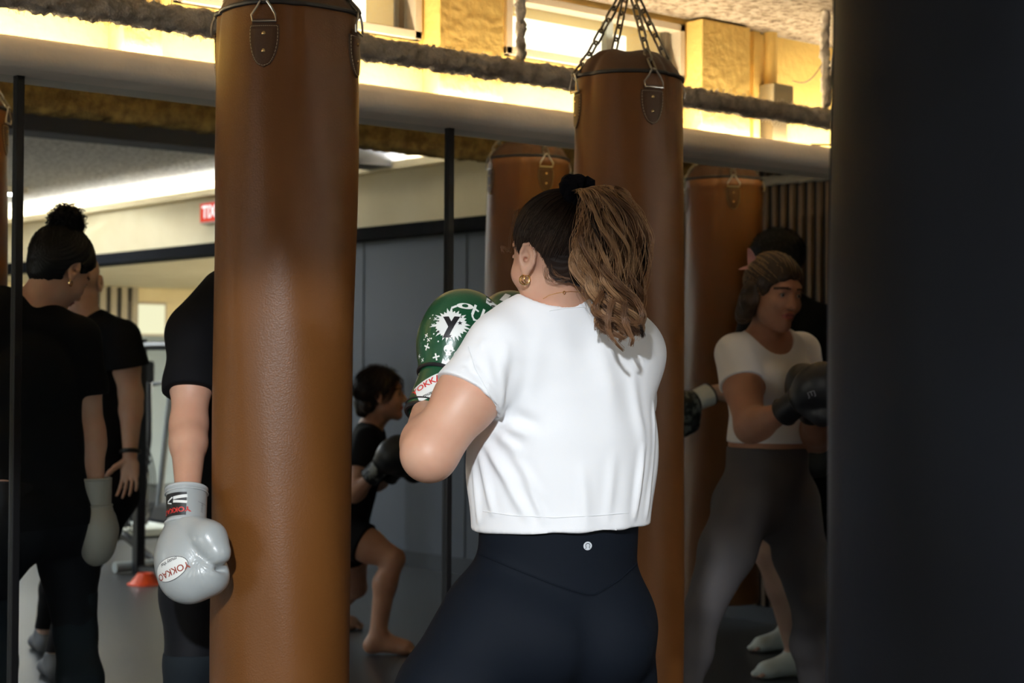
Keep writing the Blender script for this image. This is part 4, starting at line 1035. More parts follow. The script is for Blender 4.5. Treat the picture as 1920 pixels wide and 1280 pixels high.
# cuff label
gd('cuff_label', [rect2((0, 0), 60 * px1, 42 * px1, 0, 12)], 808, 725, white_print, bc_, cuff, rot=.30)
gd('cuff_lettering', [text_mesh('YOKKAO', 18 * px1, .0004)], 806, 717, red_print, bc_, cuff, .0018, rot=.33)
gd('cuff_crest', [moved(text_mesh('ยกเก้า', 9 * px1, .0002) if False else text_mesh('muay thai', 10 * px1, .0002), 0, 0), star2((20 * px1, 12 * px1), 3 * px1, rings=1)], 812, 735, black_print, bc_, cuff, .0018, rot=.33)
gl2, mitt2, cuff2, fr2 = make_glove(pw, at(1028, 755, 3.74), at(975, 630, 3.76), cdir(-.7, -.2, .3), green, green, black_print)
gd('white_band_print', [rect2((0, 0), 5 * px1, 22 * px1, 0), rect2((-22 * px1, 2 * px1), 12 * px1, 24 * px1, -.6)], 968, 560, white_print, bvh_of(mitt2), mitt2)

# hair: sleek scalp, scrunchie, wavy ponytail
hd = hair_mat('dark_brown_hair', (.026, .014, .009), (.014, .008, .006), .5, .25); hm = hair_mat('brown_hair', (.235, .112, .050), (.13, .060, .027), .38); hl = hair_mat('golden_brown_hair', (.52, .30, .15), (.36, .19, .09), .35)
def scalp(Fg, root, mt, front=.018, thick=.007, v=.003, amp=.0005, napez=-.04, seed=1, name='hair', earr=.024, earc=(.002, .012)):
    c = Fg.J['head']; g = Grid(c - .17, c + .17, v); g.add(ell(Fg.hp(0, -.014, .034), np.array([.075, .094, .084]) * Fg.hs + thick, Fg.HR), .01)
    g.add(ell(Fg.hp(0, -.045, -.02), np.array([.052, .045, .056]) * Fg.hs + thick * .5, Fg.HR), .02)
    R = Fg.HR; hs = Fg.hs
    def f(X, Y, Z):
        l = [(R[i][0] * (X - c[0]) + R[i][1] * (Y - c[1]) + R[i][2] * (Z - c[2])) / hs for i in range(3)]
        wob = .003 * np.sin(l[2] * 190 + l[0] * 60) + .0025 * np.sin(l[0] * 170)
        a = .8 * l[1] - .6 * l[2] - front + wob; b = (-l[2] + napez + .5 * (l[1] + .03)) / 1.1 + wob
        ear = earr - np.sqrt((l[1] + earc[0]) ** 2 + ((l[2] + earc[1]) * .75) ** 2)      # clear of the ear
        return np.maximum(np.maximum(a, b), ear) * hs
    g.clip_to(f)
    def fx(vs, N):
        r = np.random.RandomState(seed); L = (vs - c) @ R.T; ang = np.arctan2(L[:, 0], L[:, 1] + .12 - L[:, 2] * .4); return vs + N * (amp * (np.sin(ang * 60 + r.rand() * 6) + .6 * np.sin(ang * 131)))[:, None]
    return build_sdf(name, g, mt, root, fx)
base = W.hp(.006, -.066, .108)
sc_ = scalp(W, pw, hd, name='hair', earr=.031, earc=(.012, .024))
rs = np.random.RandomState(11); N_ = 5200; roots = []
while len(roots) < N_:
    d = rs.randn(3); d /= np.linalg.norm(d); L = d * np.array([.082, .101, .091]) + np.array([0, -.014, .034])
    if .8 * L[1] - .6 * L[2] > .018 + rs.randn() * .003 or -L[2] - .04 + .5 * (L[1] + .03) > .003: continue
    if (L[1] + .012) ** 2 + ((L[2] + .024) * .75) ** 2 < .0295 ** 2: continue
    roots.append(L)
roots = np.array(roots); bL = np.array([.006, -.066, .108]); bL2 = bL - np.array([0, -.014, .034]); T = np.linspace(0, 1, 12)
paths = []
ctr = np.array([0, -.014, .034]); rad_ = np.array([.0825, .1015, .0915])
for r0 in roots:
    a = (r0 - ctr) / rad_; b_ = (bL - ctr) / rad_; b_ = b_ / np.linalg.norm(b_) + rs.randn(3) * .05; p = a[None] * (1 - T[:, None]) + b_[None] * T[:, None]
    p /= np.linalg.norm(p, axis=1)[:, None]; lift = 1.0 + .006 + .004 * rs.rand() + .03 * np.sin(T * np.pi) * (rs.rand() > .97)
    p = p * rad_ * np.asarray(lift).reshape(-1, 1) + ctr; paths.append(p)
paths = W.J['head'] + np.array(paths) @ W.HR
strands('scalp_strands', paths, np.linspace(.00042, .0006, 12), None, sc_, 3, mi=(rs.rand(N_) > .72).astype(int), mats=[hd, hair_mat('warm_dark_hair', (.048, .026, .015), (.030, .016, .010), .42, .4)])
# scrunchie
b = MB(); c0 = V(base); ax = V(W.HR[1]) * -.90 + V(W.HR[2]) * .40; ax.normalize(); e1 = ax.orthogonal().normalized(); e2 = ax.cross(e1); pts = []; rr = []
for k in range(60):
    a = 2 * math.pi * k / 60; R_ = .028 + .003 * math.sin(a * 9); pts.append(c0 + ax * (.008 + .004 * math.sin(a * 7)) + (e1 * math.cos(a) + e2 * math.sin(a)) * R_); rr.append(.0150 + .0030 * math.sin(a * 13))
b.tube(pts, rr, 12, closed=True); b.build('scrunchie', mat('black_velvet', (.004, .004, .007), .95, spec=.1, bump=.2, bscale=300), pw, True)
# ponytail: spine and half widths taken along its fall
zp = 3.16
sp = [(c0 + ax * .012), at(1122, 356, zp), at(1142, 392, zp - .005), at(1146, 445, zp), at(1144, 500, zp + .01), at(1150, 555, zp + .02), at(1163, 600, zp + .03), at(1170, 640, zp + .03)]
hw = [.012, .026, .045, .057, .056, .046, .030, .018]
def catmull(P, t):
    P = [np.array(p, float) for p in P]; n = len(P) - 1; x = t * n; i = min(int(x), n - 1); f = x - i; p0 = P[max(i - 1, 0)]; p1 = P[i]; p2 = P[i + 1]; p3 = P[min(i + 2, n)]
    return .5 * (2 * p1 + (p2 - p0) * f + (2 * p0 - 5 * p1 + 4 * p2 - p3) * f * f + (3 * p1 - p0 - 3 * p2 + p3) * f ** 3)
S = 54; ts = np.linspace(0, 1, S); spine = np.array([catmull(sp, t) for t in ts]); wid = np.interp(ts, np.linspace(0, 1, len(hw)), hw)
cx = np.array(cdir(1, 0)); cy = np.array(cdir(0, -1)); cz = np.array([0, 0, 1.])
rs = np.random.RandomState(21); allp = []; mi = []; NL = 100
for l in range(NL):
    th = rs.rand() * 6.283; ro = math.sqrt(rs.rand()) * .97; ox, oy = ro * math.cos(th), ro * math.sin(th); fx_ = rs.uniform(.7, 1.0); fr_ = rs.uniform(2.0, 2.6); ph1 = 2.2 * ox + 1.2 * oy + rs.randn() * .9
    amp = rs.uniform(.011, .021); en = int(S * rs.uniform(.74, 1.0)); tt = np.linspace(0, en / S, S)
    sx = np.stack([np.interp(tt, ts, spine[:, k]) for k in range(3)], 1); wd = np.interp(tt, ts, wid); amps = amp * np.clip(tt * 4, 0, 1) * (1 + .25 * tt)
    tw = th * 0 + rs.uniform(-.5, .5); o1 = ox * np.cos(tw * tt) - oy * np.sin(tw * tt); o2 = oy * np.cos(tw * tt) + ox * np.sin(tw * tt)
    phs = ph1 + 6.283 * fr_ * tt ** 1.08
    gpath = sx + cx * (o1 * wd + amps * np.sin(phs))[:, None] + cy * (o2 * wd * .72 + amps * .8 * np.cos(phs))[:, None] + cz * (amps * .4 * np.sin(phs * .5))[:, None]
    n = 66; cr0 = rs.uniform(.0045, .0085); k = rs.choice([0, 1, 1, 1, 2, 2, 2]) if ro > .35 else 1
    for _ in range(n):
        a = rs.rand() * 6.283; q = math.sqrt(rs.rand()) * cr0; tap = (.75 + .45 * np.sin(tt * 9 + ph1)) * (1 - .55 * tt ** 2); u1 = math.cos(a) * q * tap; u2 = math.sin(a) * q * tap
        j = rs.randn(3) * .0016; allp.append(gpath + cx * u1[:, None] * 1.2 + cy * u2[:, None] + cz * (u1 * .5)[:, None] + j * tt[:, None] + (rs.randn(3) * .0007)[None] * np.sin(tt * 25 + a)[:, None]); mi.append(k if rs.rand() > .15 else rs.randint(3))
# flyaways
for _ in range(170):
    th = rs.rand() * 6.283; en = rs.uniform(.5, 1.02); tt = np.linspace(0, min(en, 1), S); sx = np.stack([np.interp(tt, ts, spine[:, k]) for k in range(3)], 1); wd = np.interp(tt, ts, wid) * rs.uniform(.95, 1.30); ph1 = rs.rand() * 6.3
    allp.append(sx + cx * (math.cos(th) * wd + .008 * np.sin(ph1 + tt * 14))[:, None] + cy * (math.sin(th) * wd * .7 + .006 * np.cos(ph1 + tt * 12))[:, None]); mi.append(2)
pony = strands('ponytail', np.array(allp), np.concatenate([np.linspace(.00028, .00044, 8), np.full(S - 20, .00044), np.linspace(.00044, .00018, 12)]), None, pw, 3, mi=mi, mats=[hd, hm, hl])
# the longest curled tails and the wisps at temple and nape
def wisps(spec, nm, par, mt, seed=3, spread=.0035, n=26, r=.00042):
    rs = np.random.RandomState(seed); out = []
    for pl in spec:
        S2 = 30; cp = np.array([catmull(pl, t) for t in np.linspace(0, 1, S2)]); tp = np.linspace(1, .25, S2)[:, None]
        for _ in range(n): out.append(cp + rs.randn(3) * spread * tp + (rs.randn(3) * .0015)[None] * np.sin(np.linspace(0, 5, S2))[:, None])
    return strands(nm, np.array(out), r, mt, par, 3)
wisps([[at(1150, 560, 3.13), at(1141, 590, 3.12), at(1142, 620, 3.12), at(1155, 642, 3.12), at(1168, 656, 3.13)], [at(1172, 570, 3.13), at(1170, 600, 3.12), at(1180, 625, 3.12), at(1186, 635, 3.12), at(1184, 648, 3.13)],
       [at(1190, 560, 3.13), at(1203, 585, 3.12), at(1200, 602, 3.12), at(1182, 604, 3.13), at(1172, 590, 3.13)], [at(1130, 545, 3.14), at(1118, 570, 3.12), at(1125, 590, 3.12), at(1150, 598, 3.12)]], 'curled_tail', pony, hm)
tmp = [at(966, 400, 3.34), at(958, 440, 3.36), at(955, 470, 3.37), at(948, 466, 3.38), at(941, 462, 3.38), at(944, 472, 3.38)]
wisps([tmp], 'temple_wisp', sc_, hm, 5, .0022, 12, .0003)
wisps([[at(968, 395, 3.32), at(966, 430, 3.31), at(970, 465, 3.30), at(973, 472, 3.30)]], 'temple_wisp', sc_, hm, 6, .0022, 12, .0003)
wisps([[at(1022, 500, 3.22), at(1024, 520, 3.22), at(1040, 528, 3.22), at(1060, 525, 3.22)]], 'nape_wisp', sc_, hm, 7, .0022, 12, .0003)
wisps([[at(1035, 495, 3.22), at(1042, 515, 3.22), at(1068, 522, 3.21)]], 'nape_wisp', sc_, hm, 8, .0022, 12, .0003)
# ================================================================ clothes for the others
def mv(v): return np.array([v[0], -v[1], v[2]])      # a direction seen in the mirror -> in the room
up_ = np.array([0, 0, 1.])
def tee_for(F, root, mt, hem, e=.009, sl=.5, amp=.002, seed=1, tuck=0, name='t_shirt', loose=.012, neckr=.062, low=.004, extra=()):
    g = F.grid(); sculpt(g, F.torso(e))
    for p in extra: g.add(*p)
    J = F.J; ax = nrm3(J['chest'] - J['pelvis']); g.cut(hem, -ax)
    for c in 'LR':
        a, b_ = J['sh' + c], J['el' + c]; t = g.like(); k = F.armk * F.fat * (1.12 if F.male else 1); en = a + (b_ - a) * (sl + .3)
        t.add(cone(a, a * .5 + b_ * .5, .050 * k + e + .004, .050 * k + e + loose), .02); t.add(cone(a * .5 + b_ * .5, en, .050 * k + e + loose, .048 * k + e + loose), .02); t.cut(a + (b_ - a) * sl, nrm3(b_ - a)); g.union(t, .02)
    g.sub(cone(J['neck'] - ax * low + F.front * .012, F.hp(0, -.012, -.05) + F.front * .02, neckr, neckr + .01), .008)
    return build_sdf(name, g, mt, root, lambda v, N: wrinkle(v, N, amp, .9, seed))
def pants_for(F, root, mt, waist, e=.005, low=None, frac=None, amp=.0012, seed=2, name='leggings', loose=0):
    g = F.grid(); sculpt(g, F.torso(e)); J = F.J; ax = nrm3(J['waist'] - J['pelvis']); g.cut(waist, ax)
    if frac is not None:
        for c in 'LR':
            a, b_ = J['hip' + c], J['kn' + c]; t = g.like(); m = .088 * F.fat * F.thighw + e
            t.add(cone(a, a + (b_ - a) * (frac + .3), m, m * .93 + loose), .02); t.cut(a + (b_ - a) * frac, nrm3(b_ - a)); g.union(t, .04)
    else:
        for c in 'LR': sculpt(g, F.leg(c, e))
        g.cut((0, 0, low), (0, 0, -1))
    return build_sdf(name, g, mt, root, lambda v, N: wrinkle(v, N, amp, .7, seed))
def basic(F, root, skin, bare=True, **kw):
    g = F.grid(); sculpt(g, F.torso() + F.neckp())
    for c in 'LR': sculpt(g, F.arm(c)); sculpt(g, F.leg(c)); sculpt(g, F.foot(c, bare=bare))
    for p in kw.pop('extra', []): g.add(*p)
    return make_body(root, F, g, skin, **kw)
def surface_strands(F, par, mt, n, L, seed=0, lift=.012, curl=.004, fq=3.0, to=None, front=.018, r=.0006, rad=(.084, .103, .093), napez=-.04, mats=None, mi2=.2, nm='hair_strands'):
    """short locks lying on the skull, combed towards a point or hanging"""
    rs = np.random.RandomState(seed); out = []; mi = []; T = np.linspace(0, 1, 12); ctr = np.array([0, -.014, .034])
    while len(out) < n:
        d = rs.randn(3); d /= np.linalg.norm(d); Lc = d * np.array(rad) + ctr
        if .8 * Lc[1] - .6 * Lc[2] > front or -Lc[2] + napez + .5 * (Lc[1] + .03) > .003: continue
        if (Lc[1] + .002) ** 2 + ((Lc[2] + .012) * .75) ** 2 < .023 ** 2 and abs(Lc[0]) > .05: continue
        if to is not None:
            b_ = (np.array(to) - ctr) / rad; b_ /= np.linalg.norm(b_); a = d; p = a[None] * (1 - T[:, None]) + b_[None] * T[:, None]; p /= np.linalg.norm(p, axis=1)[:, None]; p = p * rad * (1.01 + lift * rs.rand() * np.sin(T * np.pi))[:, None] + ctr
        else:
            tdir = np.array([d[0] * .3, -.4 - .3 * rs.rand(), -1.0]); p = np.zeros((12, 3)); q = d.copy()
            for i in range(12):
                p[i] = q * rad * (1.02 + lift * i) + ctr; q = q + (tdir - d * (tdir @ d)) * L / 12 / .09; q /= np.linalg.norm(q)
        ph = rs.rand(3) * 6.28; p = p + curl * np.stack([np.sin(T * 6.28 * fq + ph[0]), np.sin(T * 6.28 * fq + ph[1]), np.sin(T * 6.28 * fq + ph[2])], 1) * T[:, None]
        out.append(p); mi.append(int(rs.rand() < mi2))
    P_ = F.J['head'] + F.hs * (np.array(out) @ F.HR)
    return strands(nm, P_, r, None if mats else mt, par, 3, mi if mats else None, mats)
black_jersey = mat('black_jersey', (.0050, .0050, .0062), .85, bump=.05, bscale=600, spec=.15)

# ================================================================ woman in grey leggings behind the bag row, boxing the hidden bag
zz = 5.64
J = dict(head=at(1452, 549, 5.56), neck=at(1438, 628, 5.64), chest=at(1443, 712, 5.66), waist=at(1440, 832, 5.66), pelvis=at(1438, 905, 5.66),
         shR=at(1380, 664, 5.57), shL=at(1500, 662, 5.76), elR=at(1408, 800, 5.40), wrR=at(1470, 772, 5.26), elL=at(1534, 818, 5.66), wrL=at(1526, 772, 5.44),
         hipR=at(1398, 945, 5.60), hipL=at(1484, 945, 5.72), knR=at(1320, 1140, 5.48), anR=G3(1262, 5.46, .085), knL=at(1520, 1150, 5.84), anL=G3(1534, 6.02, .085))
J['toeR'] = np.array(J['anR']) + cdir(.03, -.17); J['toeR'][2] = .02; J['toeL'] = np.array(J['anL']) + cdir(.12, -.13); J['toeL'][2] = .02
G_ = Fig(J, cdir(.5, -.86), cdir(.50, -.86, -.18), cdir(.10, -.1, 1), fat=1.04, v=.004, hs=1.02); G_.armk = 1.16; G_.thighw = 1.02; G_.waistw = 1.08
pg = empty('person', (J['pelvis'].x, J['pelvis'].y, 0), 'woman with a pink hair ribbon, white fitted t-shirt and grey leggings, punching by the mirror', 'person')
basic(G_, pg, skin_dim, open_mouth=True)
tee_for(G_, pg, mat('offwhite_jersey', (.84, .84, .85), .85, bump=.05, bscale=700, spec=.15), np.array(at(1440, 829, 5.64)), e=.006, sl=.42, amp=.0022, seed=5, loose=.003, neckr=.078, low=.02)
pants_for(G_, pg, mat('grey_leggings', (.090, .083, .086), .7, spec=.25, bump=.04, bscale=500), np.array(at(1440, 838, 5.64)), e=.005, low=.13)
bl_d = hair_mat('ash_brown_hair', (.055, .034, .020), (.030, .018, .011), .45, .3); bl_l = hair_mat('blonde_hair', (.30, .20, .10), (.22, .135, .065), .42, .35)
hb = scalp(G_, pg, bl_d, front=.030, thick=.013, v=.004)
surface_strands(G_, hb, None, 1300, .1, 3, .05, .002, 1.5, to=(0.0, -.095, .06), front=.034, r=.0011, mats=[bl_l, bl_d], mi2=.35, nm='combed_strands')
g = Grid(G_.J['head'] - .2, G_.J['head'] + .2, .004)
for a in ((.072, -.018, .010, .034), (.084, -.018, -.030, .034), (.080, -.030, -.066, .032), (.076, -.05, -.088, .024), (0, -.10, -.02, .045), (.01, -.10, -.065, .036), (-.06, -.05, -.02, .03)): g.add(ell(G_.hp(*a[:3]), np.array([a[3]] * 3) * 1.0), .02)
build_sdf('hair_lobe', g, bl_d, hb, lambda v, N: wrinkle(v, N, .003, 5.0, 3))
pk = mat('pink_ribbon', (.52, .26, .27), .6)
rc = G_.hp(.066, -.058, .075)
for (a, b_) in (((.012, -.006, .055), .018), ((.034, -.01, -.016), .017)):
    m = MB(); c0 = V(rc); tip = V(G_.hp(.066 + a[0], -.058 + a[1], .075 + a[2])); sd = V(G_.HR[1]); n = 9; vs = []
    for k in range(n):
        t = k / (n - 1); w_ = b_ * math.sin(math.pi * (.15 + .8 * t)) + .002; p = c0.lerp(tip, t) + V(G_.HR[0]) * (-.008 * math.sin(t * 3.1)); vs += [p - sd * w_ + V(G_.HR[0]) * .002, p + sd * w_, p + sd * w_ + V(G_.HR[0]) * -.002, p - sd * w_ - V(G_.HR[0]) * .002]
    m.add(vs, [(i * 4 + j, i * 4 + (j + 1) % 4, i * 4 + 4 + (j + 1) % 4, i * 4 + 4 + j) for i in range(n - 1) for j in range(4)] + [(3, 2, 1, 0), tuple(4 * (n - 1) + j for j in range(4))]); m.build('hair_ribbon', pk, pg, True)
b = MB(); lb = V(G_.earlobe[1]); b.tube([lb + V((0, 0, -.009)) + V(_r0) * (.008 * math.sin(a)) + V((0, 0, .009 * math.cos(a))) for a in np.linspace(0, 6.28, 17)[:-1]], .0013, 6, closed=True); b.build('earring_hoop', gold, pg, True)
bk = mat('black_leather', (.010, .010, .012), .42, bump=.05, bscale=300); 
gk, mk, ck, fk = make_glove(pg, at(1468, 774, 5.27), at(1552, 712, 5.12), cdir(.5, .1, -.85), bk, bk, black_print, v=.004, s=1.0)
gd2 = bvh_of(mk); h = hit(gd2, 1522, 738, 0)
if h: decal('mitt_lettering', [text_mesh('JTJ', .020, .0002)], gd2, h, V(cdir(.85, 0, .35)), V(cdir(-.35, 0, .85)), mat('grey_print', (.32, .32, .36), .5), mk)
make_glove(pg, at(1526, 774, 5.44), at(1508, 712, 5.26), cdir(.4, -.4, -.6), bk, bk, black_print, v=.004, flip=True)

# ================================================================ woman in black with the grey gloves, behind the first bag, back to the mirror
s1 = np.array(mr(at(150, 632, 5.13))); s2 = np.array(at(364, 636, 4.02)); mid = (s1 + s2) / 2
hR = np.array(at(372, 1000, 4.14)); hL = np.array(mr(at(125, 1000, 5.12))); hm_ = (hR + hL) / 2; dd = nrm3(hL - hR); hR = hm_ - dd * .10; hL = hm_ + dd * .10; hR[2] = hL[2] = .85
fb = nrm3(np.cross(up_, s1 - s2)); fb = fb if fb @ np.array(cdir(.5, -.5)) > 0 else -fb; fb[2] = 0; fb = nrm3(fb)
J = dict(head=mr(at(112, 506, 5.15)), neck=mr(at(72, 578, 5.16)), chest=mid * .8 + hm_ * .2 + up_ * .0 - up_ * .03, waist=(mid * .42 + hm_ * .58) - fb * .03, pelvis=hm_ + up_ * .04,
         shL=s1, shR=s2, elR=at(354, 800, 3.92), wrR=at(352, 925, 3.76), elL=mr(at(170, 810, 5.12)), wrL=mr(at(178, 905, 5.08)),
         hipR=hR, hipL=hL, knR=at(358, 1235, 4.06), anR=G3(372, 4.16, .085), knL=mr(at(142, 1190, 5.12)), anL=np.array(mr(G3(170, 5.0, .085))))
J['toeR'] = np.array(J['anR']) + fb * .17; J['toeR'][2] = .02; J['toeL'] = np.array(J['anL']) + fb * .17; J['toeL'][2] = .02
J['neck'] = V(mid * .62 + np.array(J['neck']) * .38); J['neck'].z = 1.45
hfw = nrm3(mv(cdir(.45, .65, -.55)))
K_ = Fig(J, fb, hfw, nrm3(mv(cdir(.35, .45, .85))), fat=1.0, v=.0045); K_.armk = .97
pb_ = empty('person', (hm_[0], hm_[1], 0), 'woman in black bending behind the left bag, pale grey gloves hanging, hair in a bun', 'person')
hump = (cone(at(374, 618, 4.04), at(432, 566, 4.07), .062, .075), .04); hump2 = (cone(at(374, 618, 4.04), at(432, 566, 4.07), .072, .085), .04)
basic(K_, pb_, skin_m, extra=[hump])
tee_for(K_, pb_, black_jersey, hm_ - up_ * .03, e=.010, sl=.62, amp=.003, seed=8, loose=.006, neckr=.060, extra=[hump2])
pants_for(K_, pb_, mat('black_leggings', (.0050, .0055, .0080), .7, spec=.2), hm_ + up_ * .12, e=.006, low=.40)
g = K_.grid()
for c in 'LR': sculpt(g, K_.leg(c, .008, 'calf')); sculpt(g, K_.leg(c, .007, 'thigh'))
g.cut((0, 0, .60), up_); g.cut((0, 0, .13), -up_)
build_sdf('leg_sleeves', g, mat('charcoal_cotton', (.012, .017, .022), .85, spec=.2), pb_, lambda v, N: wrinkle(v, N, .003, 1.2, 9))
bh = hair_mat('black_hair', (.0075, .006, .006), (.004, .0035, .004), .5, .3)
hs_ = scalp(K_, pb_, bh, thick=.015, v=.0035, amp=.0015, napez=-.062)
surface_strands(K_, hs_, bh, 1500, .1, 4, .08, .004, 3.0, to=(0, -.07, .10), r=.0007, nm='curly_strands')
bc = K_.hp(0, -.065, .128); rs = np.random.RandomState(9); out = []
for _ in range(420):
    d = rs.randn(3); d /= np.linalg.norm(d); T = np.linspace(0, 1, 20); ax_ = nrm3(rs.randn(3)); e1_ = nrm3(np.cross(ax_, d)); R0 = .037 + .010 * rs.rand(); r1 = .007 + .005 * rs.rand()
    a_ = T * rs.uniform(2, 5) + rs.rand() * 6; out.append(bc + R0 * (d * np.cos(a_)[:, None] + e1_ * np.sin(a_)[:, None]) * (1 + .15 * rs.randn()) + r1 * np.stack([np.sin(a_ * 7), np.cos(a_ * 7), np.sin(a_ * 6 + 1)], 1))
for _ in range(26):
    d = rs.randn(3); d /= np.linalg.norm(d); d += up_ * .4; T = np.linspace(0, 1, 20)[:, None]; ph = rs.rand() * 6; out.append(bc + d * (.03 + .022 * T) + .006 * np.concatenate([np.sin(T * 9 + ph), np.cos(T * 9 + ph), np.sin(T * 7)], 1))
bun = strands('hair_bun', np.array(out), .0010, bh, pb_, 3)
g = Grid(bc - .06, bc + .06, .004); g.add(ell(bc, np.array([.030, .030, .028])), .01); build_sdf('bun_core', g, bh, bun)
for sx in (-1, 1):
    b = MB(); lb = V(K_.earlobe[sx]); b.tube([lb + V((0, 0, -.010)) + V(_r0) * (.010 * math.sin(a)) + V((0, 0, .010 * math.cos(a))) for a in np.linspace(0, 6.28, 17)[:-1]], .0020, 6, closed=True); b.build('earring_hoop', gold, pb_, True)
pale = mat('pale_grey_leather', (.42, .455, .46), .30, bump=.05, bscale=260, col2=(.39, .42, .425), nscale=5, coat=.25)
pale_trim = mat('pale_trim', (.50, .53, .54), .35)
ga, ma, ca, fa = make_glove(pb_, at(350, 912, 3.70), at(350, 1135, 3.60), cdir(.93, -.35), pale, pale, pale_trim, v=.0022, s=.97, strap_m=pale_trim, flip=True)
tag(ga, 'pale grey glove hanging down against the tan bag, oval badge upside down')
bma = bvh_of(ma); bca = bvh_of(ca); px2 = 3.68 / FPX
def gw(name, shapes, px, py, m_, bv, par, off=.0010, rot=0.0, uu=None):
    h = hit(bv, px, py, 0)
    if h is None: return None
    n = bv.find_nearest(h)[1]; n = n if n.dot(CF) < 0 else -n; u0 = V(cdir(-1, 0)) ; u2 = (u0 - n * u0.dot(n)).normalized(); v2 = n.cross(u2); u3 = u2 * math.cos(rot) + v2 * math.sin(rot); v3 = n.cross(u3)
    return decal(name, shapes, bv, h, u3, v3, m_, par, off)
lens = lambda a, b_: [ellipse2((0, 0), a, b_, 5, 36)]
gw('badge_edge', lens(37 * px2, 21 * px2), 318, 1067, black_print, bma, ma, .0006, rot=.42)
gw('badge', lens(36 * px2, 20 * px2), 318, 1067, white_print, bma, ma, .0011, rot=.42)
gw('badge_lettering', [text_mesh('YOKKAO', 17 * px2, .0003), star2((-33 * px2, 3 * px2), 2.4 * px2, rings=1)], 322, 1071, maroon_print, bma, ma, .0017, rot=.42)
gw('badge_script', [text_mesh('muay thai', 9.5 * px2, .0001)], 316, 1053, black_print, bma, ma, .0017, rot=.42)
gw('cuff_label', [rect2((0, 0), 46 * px2, 44 * px2, 0, 10)], 325, 945, black_print, bca, ca, .0007, rot=.06)
gw('label_rays', [rect2((-12 * px2, -13 * px2), 24 * px2, 6 * px2, .12), rect2((-12 * px2, -4 * px2), 24 * px2, 5 * px2, -.12), rect2((8 * px2, -10 * px2), 14 * px2, 3 * px2, .5), rect2((9 * px2, -3 * px2), 12 * px2, 2 * px2, -.3)], 325, 945, white_print, bca, ca, .0013, rot=.06)
gw('label_lettering', [text_mesh('YOKKAO', 13 * px2, .0004)], 326, 956, red_print, bca, ca, .0014, rot=.10)
gw('cuff_size_print', [text_mesh('10 OZ', 7 * px2), rect2((-9 * px2, 0), .8 * px2, 22 * px2, 0, 1)], 378, 952, mat('grey_lettering', (.2, .2, .22), .5), bca, ca, .0012, rot=1.57)
beige = mat('beige_leather', (.34, .32, .28), .4, bump=.05, bscale=260)
make_glove(pb_, mr(at(178, 893, 5.08)), mr(at(180, 1080, 5.08)), mv(cdir(-.3, .9)), beige, beige, beige, v=.004, s=1.0)

# ================================================================ crouching woman, seen only in the mirror
def mj(d): return {k: np.array(mr(v)) for k, v in d.items()}
J = mj(dict(head=at(716, 740, 7.72), neck=at(694, 800, 7.78), chest=at(682, 862, 7.78), waist=at(662, 935, 7.80), pelvis=at(650, 985, 7.80),
            shR=at(690, 826, 7.62), shL=at(692, 824, 7.94), elR=at(664, 925, 7.52), wrR=at(694, 897, 7.46), elL=at(706, 905, 8.02), wrL=at(732, 890, 7.86),
            hipR=at(652, 1002, 7.70), hipL=at(650, 1002, 7.90), knR=at(738, 1048, 7.62), anR=at(708, 1190, 7.60), knL=at(668, 1100, 8.1), anL=at(610, 1168, 8.3)))
J['toeR'] = J['anR'] + mv(cdir(.165, .0)); J['toeR'][2] = .02; J['anR'][2] = .085; J['anL'][2] = .085; J['toeL'] = J['anL'] + mv(cdir(.165, .02)); J['toeL'][2] = .02
Cw = Fig(J, mv(cdir(.9, .0, -.3)), mv(cdir(.97, .0, .05)), mv(cdir(-.05, 0, 1)), fat=.92, v=.0045)
pc = empty('person', (J['pelvis'][0], J['pelvis'][1], 0), 'crouching barefoot woman in black t-shirt and shorts, reflected left of the ponytailed woman', 'person')
basic(Cw, pc, skin_dim)
tee_for(Cw, pc, black_jersey, J['pelvis'] + up_ * .06, e=.012, sl=.55, amp=.003, seed=12)
pants_for(Cw, pc, mat('black_shorts', (.006, .006, .008), .8, spec=.15), J['waist'], e=.010, frac=.38, name='shorts', loose=.012)
hc = scalp(Cw, pc, hd, thick=.014, v=.004, front=.022)
surface_strands(Cw, hc, hd, 900, .13, 14, .015, .003, 1.0, r=.0010, front=.024, nm='bob_strands')
g = Grid(Cw.J['head'] - .2, Cw.J['head'] + .2, .004)
for a in ((0, -.085, -.03, .045), (-.045, -.06, -.045, .034), (.045, -.06, -.045, .034), (0, -.09, -.07, .03)): g.add(ell(Cw.hp(*a[:3]), np.array([a[3]] * 3)), .025)
build_sdf('hair_lobe', g, hd, hc, lambda v, N: wrinkle(v, N, .002, 4.0, 3))
prn = mat('camo_leather', (.012, .014, .016), .35, col2=(.22, .23, .22), nscale=26, contrast=(.5, .56))
tag(make_glove(pc, mr(at(690, 897, 7.46)), mr(at(752, 838, 7.40)), mv(cdir(.6, 0, -.7)), bk, prn, black_print, v=.004, s=1.0, name='boxing_glove')[0], 'black glove with a pale printed cuff')
make_glove(pc, mr(at(728, 893, 7.86)), mr(at(775, 850, 7.75)), mv(cdir(.4, .2, -.8)), bk, bk, black_print, v=.004, s=1.0, flip=True)

